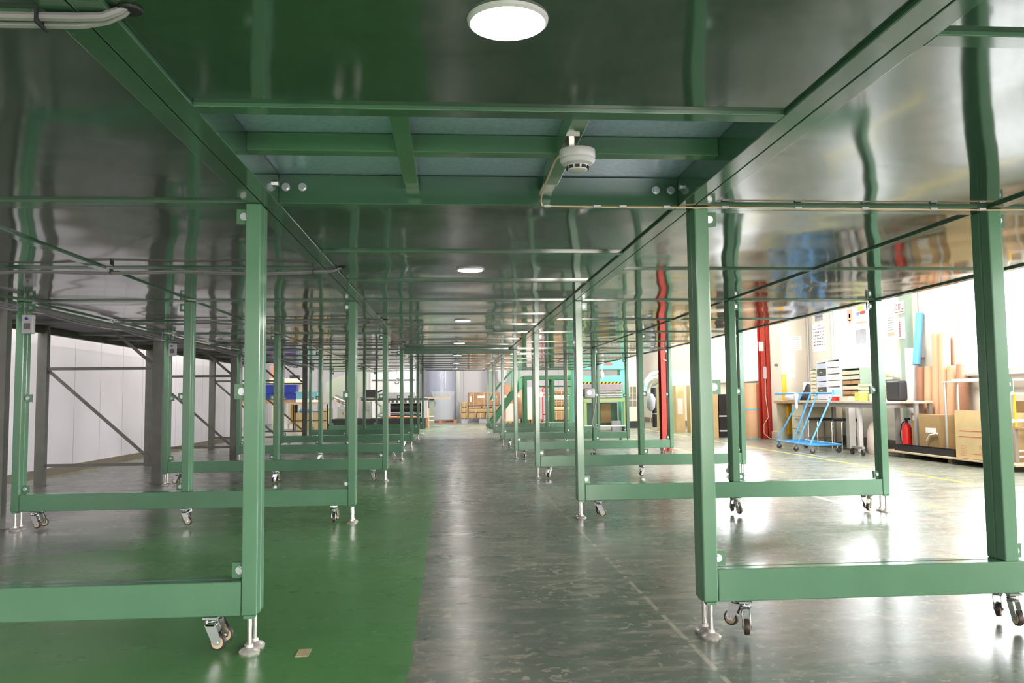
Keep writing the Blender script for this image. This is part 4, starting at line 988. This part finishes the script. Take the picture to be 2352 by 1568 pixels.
slab('brown_box', 'brown box on the left end of the cream shelf', 'box', (-5.58, -5.30, 25.95, 26.25, 1.581, 1.98), 'copper_paper')
T = Thing('teal_crate', 'light teal plastic crate on the front bench at the back left', 'crate', (-4.2, 24.5, 0.84))
T.part('shell', B().box(-4.50, -3.88, 24.35, 24.75, 0.93, 1.12), 'teal_crate')
T.part('rim', B().box(-4.52, -3.86, 24.33, 24.77, 1.12, 1.15), 'teal_crate')
slab('white_tray', 'white lid lying under the teal crate', 'lid', (-4.50, -3.86, 24.33, 24.77, 0.845, 0.928), 'paper_white')
T = Thing('front_bench', 'low bench with a dark steel frame under the teal crate', 'bench', (-4.0, 24.4, 0))
T.part('top', B().box(-4.60, -3.52, 24.2, 24.8, 0.78, 0.842), 'wood_pale')
for x in (-4.55, -4.05, -3.58): T.part('leg', B().box(x-0.02, x+0.02, 24.22, 24.26, 0, 0.78), 'black_matt')
for z in (0.30, 0.56): T.part('rail', B().box(-4.53, -3.60, 24.22, 24.25, z, z+0.02), 'black_matt')
for i, (xa, xb) in enumerate(((-4.50, -4.10), (-4.00, -3.62))):
    slab('floor_carton', 'tan carton under the front bench, %s' % ['left', 'right'][i], 'carton', (xa, xb, 24.3, 24.7, 0, 0.54), 'carton_light', 'cartons under the front bench')
slab('blue_tub', 'blue tub on top of the left floor carton', 'tub', (-4.40, -4.15, 24.35, 24.6, 0.541, 0.64), 'blue_sheet')
single('yellow_tube', B().cyl((-5.0, 26.6, 0.15), (-5.0, 26.6, 0.80), 0.09, 18), 'yellow', 'yellow upright tube behind the packing bench', 'tube', (-5.0, 26.6, 0.15), smooth=True)
slab('low_stand', 'pale stand under the yellow tube', 'stand', (-5.1, -4.9, 26.5, 26.7, 0, 0.149), 'paper_white')
single('white_tube', B().cyl((-5.22, 26.5, 0), (-5.22, 26.5, 0.81), 0.07, 18), 'paper_white', 'white upright tube left of the yellow tube', 'tube', (-5.22, 26.5, 0), smooth=True)
T = Thing('side_carton', 'tan carton with a dark wheel trolley between the bench and the machine', 'carton', (-3.62, 25.0, 0))
T.part('box', B().box(-3.86, -3.62, 25.2, 25.6, 0.2, 0.66), 'carton_light')
T.part('trolley', B().box(-3.88, -3.62, 25.1, 25.7, 0.10, 0.199), 'black_matt')
for x in (-3.84, -3.66): T.part('wheel', B().cyl((x-0.015, 25.14, 0.05), (x+0.015, 25.14, 0.05), 0.05, 14), 'tyre', True)
T = Thing('slitting_machine', 'grey-green slitting machine with a sloped hood on a black base', 'machine', (-2.2, 25.7, 0))
T.part('base', B().box(-3.60, -0.80, 25.2, 26.4, 0.0, 0.32), 'black_matt', label='long black base')
T.part('hood', B().prism([(-3.88, 0.95), (-3.88, 1.45), (-3.0, 1.85), (-2.62, 1.95), (-2.62, 0.95)], 'y', 25.95, 26.5), 'machine_grey')
T.part('hood_door', B().box(-3.25, -2.95, 25.93, 25.948, 1.05, 1.66), 'machine_grey')
T.part('boom', B().beam((-2.9, 25.6, 1.74), (-1.70, 25.6, 1.80), 0.08, 0.07), 'machine_grey')
T.part('gearbox', B().box(-3.45, -3.12, 25.35, 25.9, 0.32, 0.72, 0.02), 'machine_grey')
T.part('red_button', B().cyl((-3.28, 25.345, 0.5), (-3.28, 25.33, 0.5), 0.025, 12), 'red_bright', True)
T.part('flywheel', B().lathe([(0.045, -0.02), (0.075, -0.02), (0.075, 0.02), (0.045, 0.02)], (-3.29, 25.2, 0.68), 24, 'y'), 'chrome', True)
T.part('motor', B().cyl((-3.55, 25.5, 0.98), (-3.18, 25.5, 0.82), 0.10, 16), 'steel', True)
T.part('side_frame', B().box(-2.72, -2.45, 25.3, 25.9, 0.32, 0.84, 0.01), 'machine_grey')
T.part('curved_bracket', B().tube([(-2.3, 25.45, 0.85), (-2.12, 25.45, 0.70), (-2.12, 25.45, 0.50), (-2.25, 25.45, 0.40), (-1.9, 25.45, 0.36)], 0.05, 8), 'machine_grey', True)
T.part('disc', B().cyl((-2.52, 25.28, 0.68), (-2.52, 25.22, 0.68), 0.09, 20), 'steel', True)
T.part('upper_rail', B().box(-2.75, -0.70, 25.5, 25.7, 0.86, 0.93), 'machine_dark')
T.part('bright_rail', B().box(-2.75, -0.70, 25.45, 25.49, 0.93, 0.955), 'steel')
for i in range(9): T.part('knife_holder', B().box(-1.95+0.13*i, -1.88+0.13*i, 25.46, 25.6, 0.79, 0.86), 'machine_dark')
T.part('end_plate', B().box(-0.92, -0.72, 25.4, 25.9, 0.32, 0.86), 'panel_white')
T.part('end_plate', B().box(-1.98, -1.86, 25.4, 25.9, 0.32, 0.80), 'panel_white')
T.part('film_roll', B().cyl((-1.86, 25.65, 0.64), (-0.92, 25.65, 0.64), 0.135, 24), 'dark_plastic', True, label='black film roll')
T.part('lower_roll', B().cyl((-1.86, 25.6, 0.44), (-0.92, 25.6, 0.44), 0.05, 16), 'steel', True)
T.part('orange_bar', B().box(-2.0, -1.0, 25.30, 25.36, 0.335, 0.37), 'orange', label='orange bar')
T.part('orange_knob', B().cyl((-1.60, 25.29, 0.36), (-1.60, 25.22, 0.36), 0.04, 14), 'orange', True)
T.part('hand_lever', B().beam((-2.45, 25.5, 1.05), (-2.10, 25.5, 1.18), 0.10, 0.05), 'black_matt')
T.part('gauge', B().lathe([(0.035, -0.02), (0.07, -0.02), (0.07, 0.02), (0.035, 0.02)], (-2.22, 25.42, 1.02), 20, 'y'), 'steel', True)
T.part('dark_box', B().box(-2.60, -2.32, 25.4, 25.7, 0.96, 1.20), 'black_matt')
single('boom_post', B().box(-3.06, -2.74, 27.5, 27.8, 0, 2.4), 'purple_grey', 'purplish grey pillar behind the slitting machine', 'pillar', (-2.9, 27.65, 0))
T = Thing('white_partition', 'white partition panel with a dark rail behind the slitting machine', 'panel', (-2.0, 29, 0))
T.part('board', B().box(-2.80, -1.22, 29.0, 29.06, 0.0, 2.1), 'panel_white')
T.part('rail', B().box(-2.74, -1.24, 28.97, 29.0, 1.565, 1.595), 'black_matt', label='dark rail')
T.part('skirt', B().box(-2.40, -1.24, 28.98, 29.0, 0.95, 1.14), 'concrete')
T = Thing('hook_hoist', 'small white hoist with a double hook over the slitting machine', 'hoist', (-1.68, 26, 1.36))
T.part('motor', B().lathe([(0.03, 1.52), (0.06, 1.56), (0.06, 1.70), (0.03, 1.76)], (-1.64, 26, 0), 16), 'paper_white', True)
T.part('rod', B().cyl((-1.69, 26, 1.40), (-1.69, 26, 5.0), 0.014, 8), 'steel', True)
T.part('hook', B().tube([(-1.75, 26, 1.46), (-1.745, 26, 1.41), (-1.69, 26, 1.38), (-1.635, 26, 1.41), (-1.63, 26, 1.46)], 0.012, 8), 'black_matt', True)
T = Thing('roller_stand', 'stand with a long pale horizontal beam reaching into the aisle', 'stand', (-0.63, 26.8, 0))
T.part('beam', B().box(-0.95, -0.02, 26.77, 26.83, 0.905, 0.955), 'wood_pale', label='pale wooden beam')
T.part('post', B().box(-0.70, -0.54, 26.78, 26.86, 0.03, 0.86), 'machine_grey')
T.part('bracket', B().box(-0.70, -0.54, 26.75, 26.87, 0.86, 0.905), 'black_matt')
T.part('foot', B().box(-0.80, -0.38, 26.6, 27.0, 0.0, 0.03), 'concrete')
for z in (0.20, 0.33): T.part('rung', B().cyl((-0.80, 26.74, z), (-0.54, 26.74, z), 0.014, 8), 'paper_white', True)
single('orange_roller', B().cyl((-0.74, 26.55, 0.0), (-0.74, 26.55, 0.60), 0.045, 18), 'kraft_roll', 'orange-brown upright roller at the foot of the roller stand', 'roller', (-0.74, 26.55, 0), smooth=True)
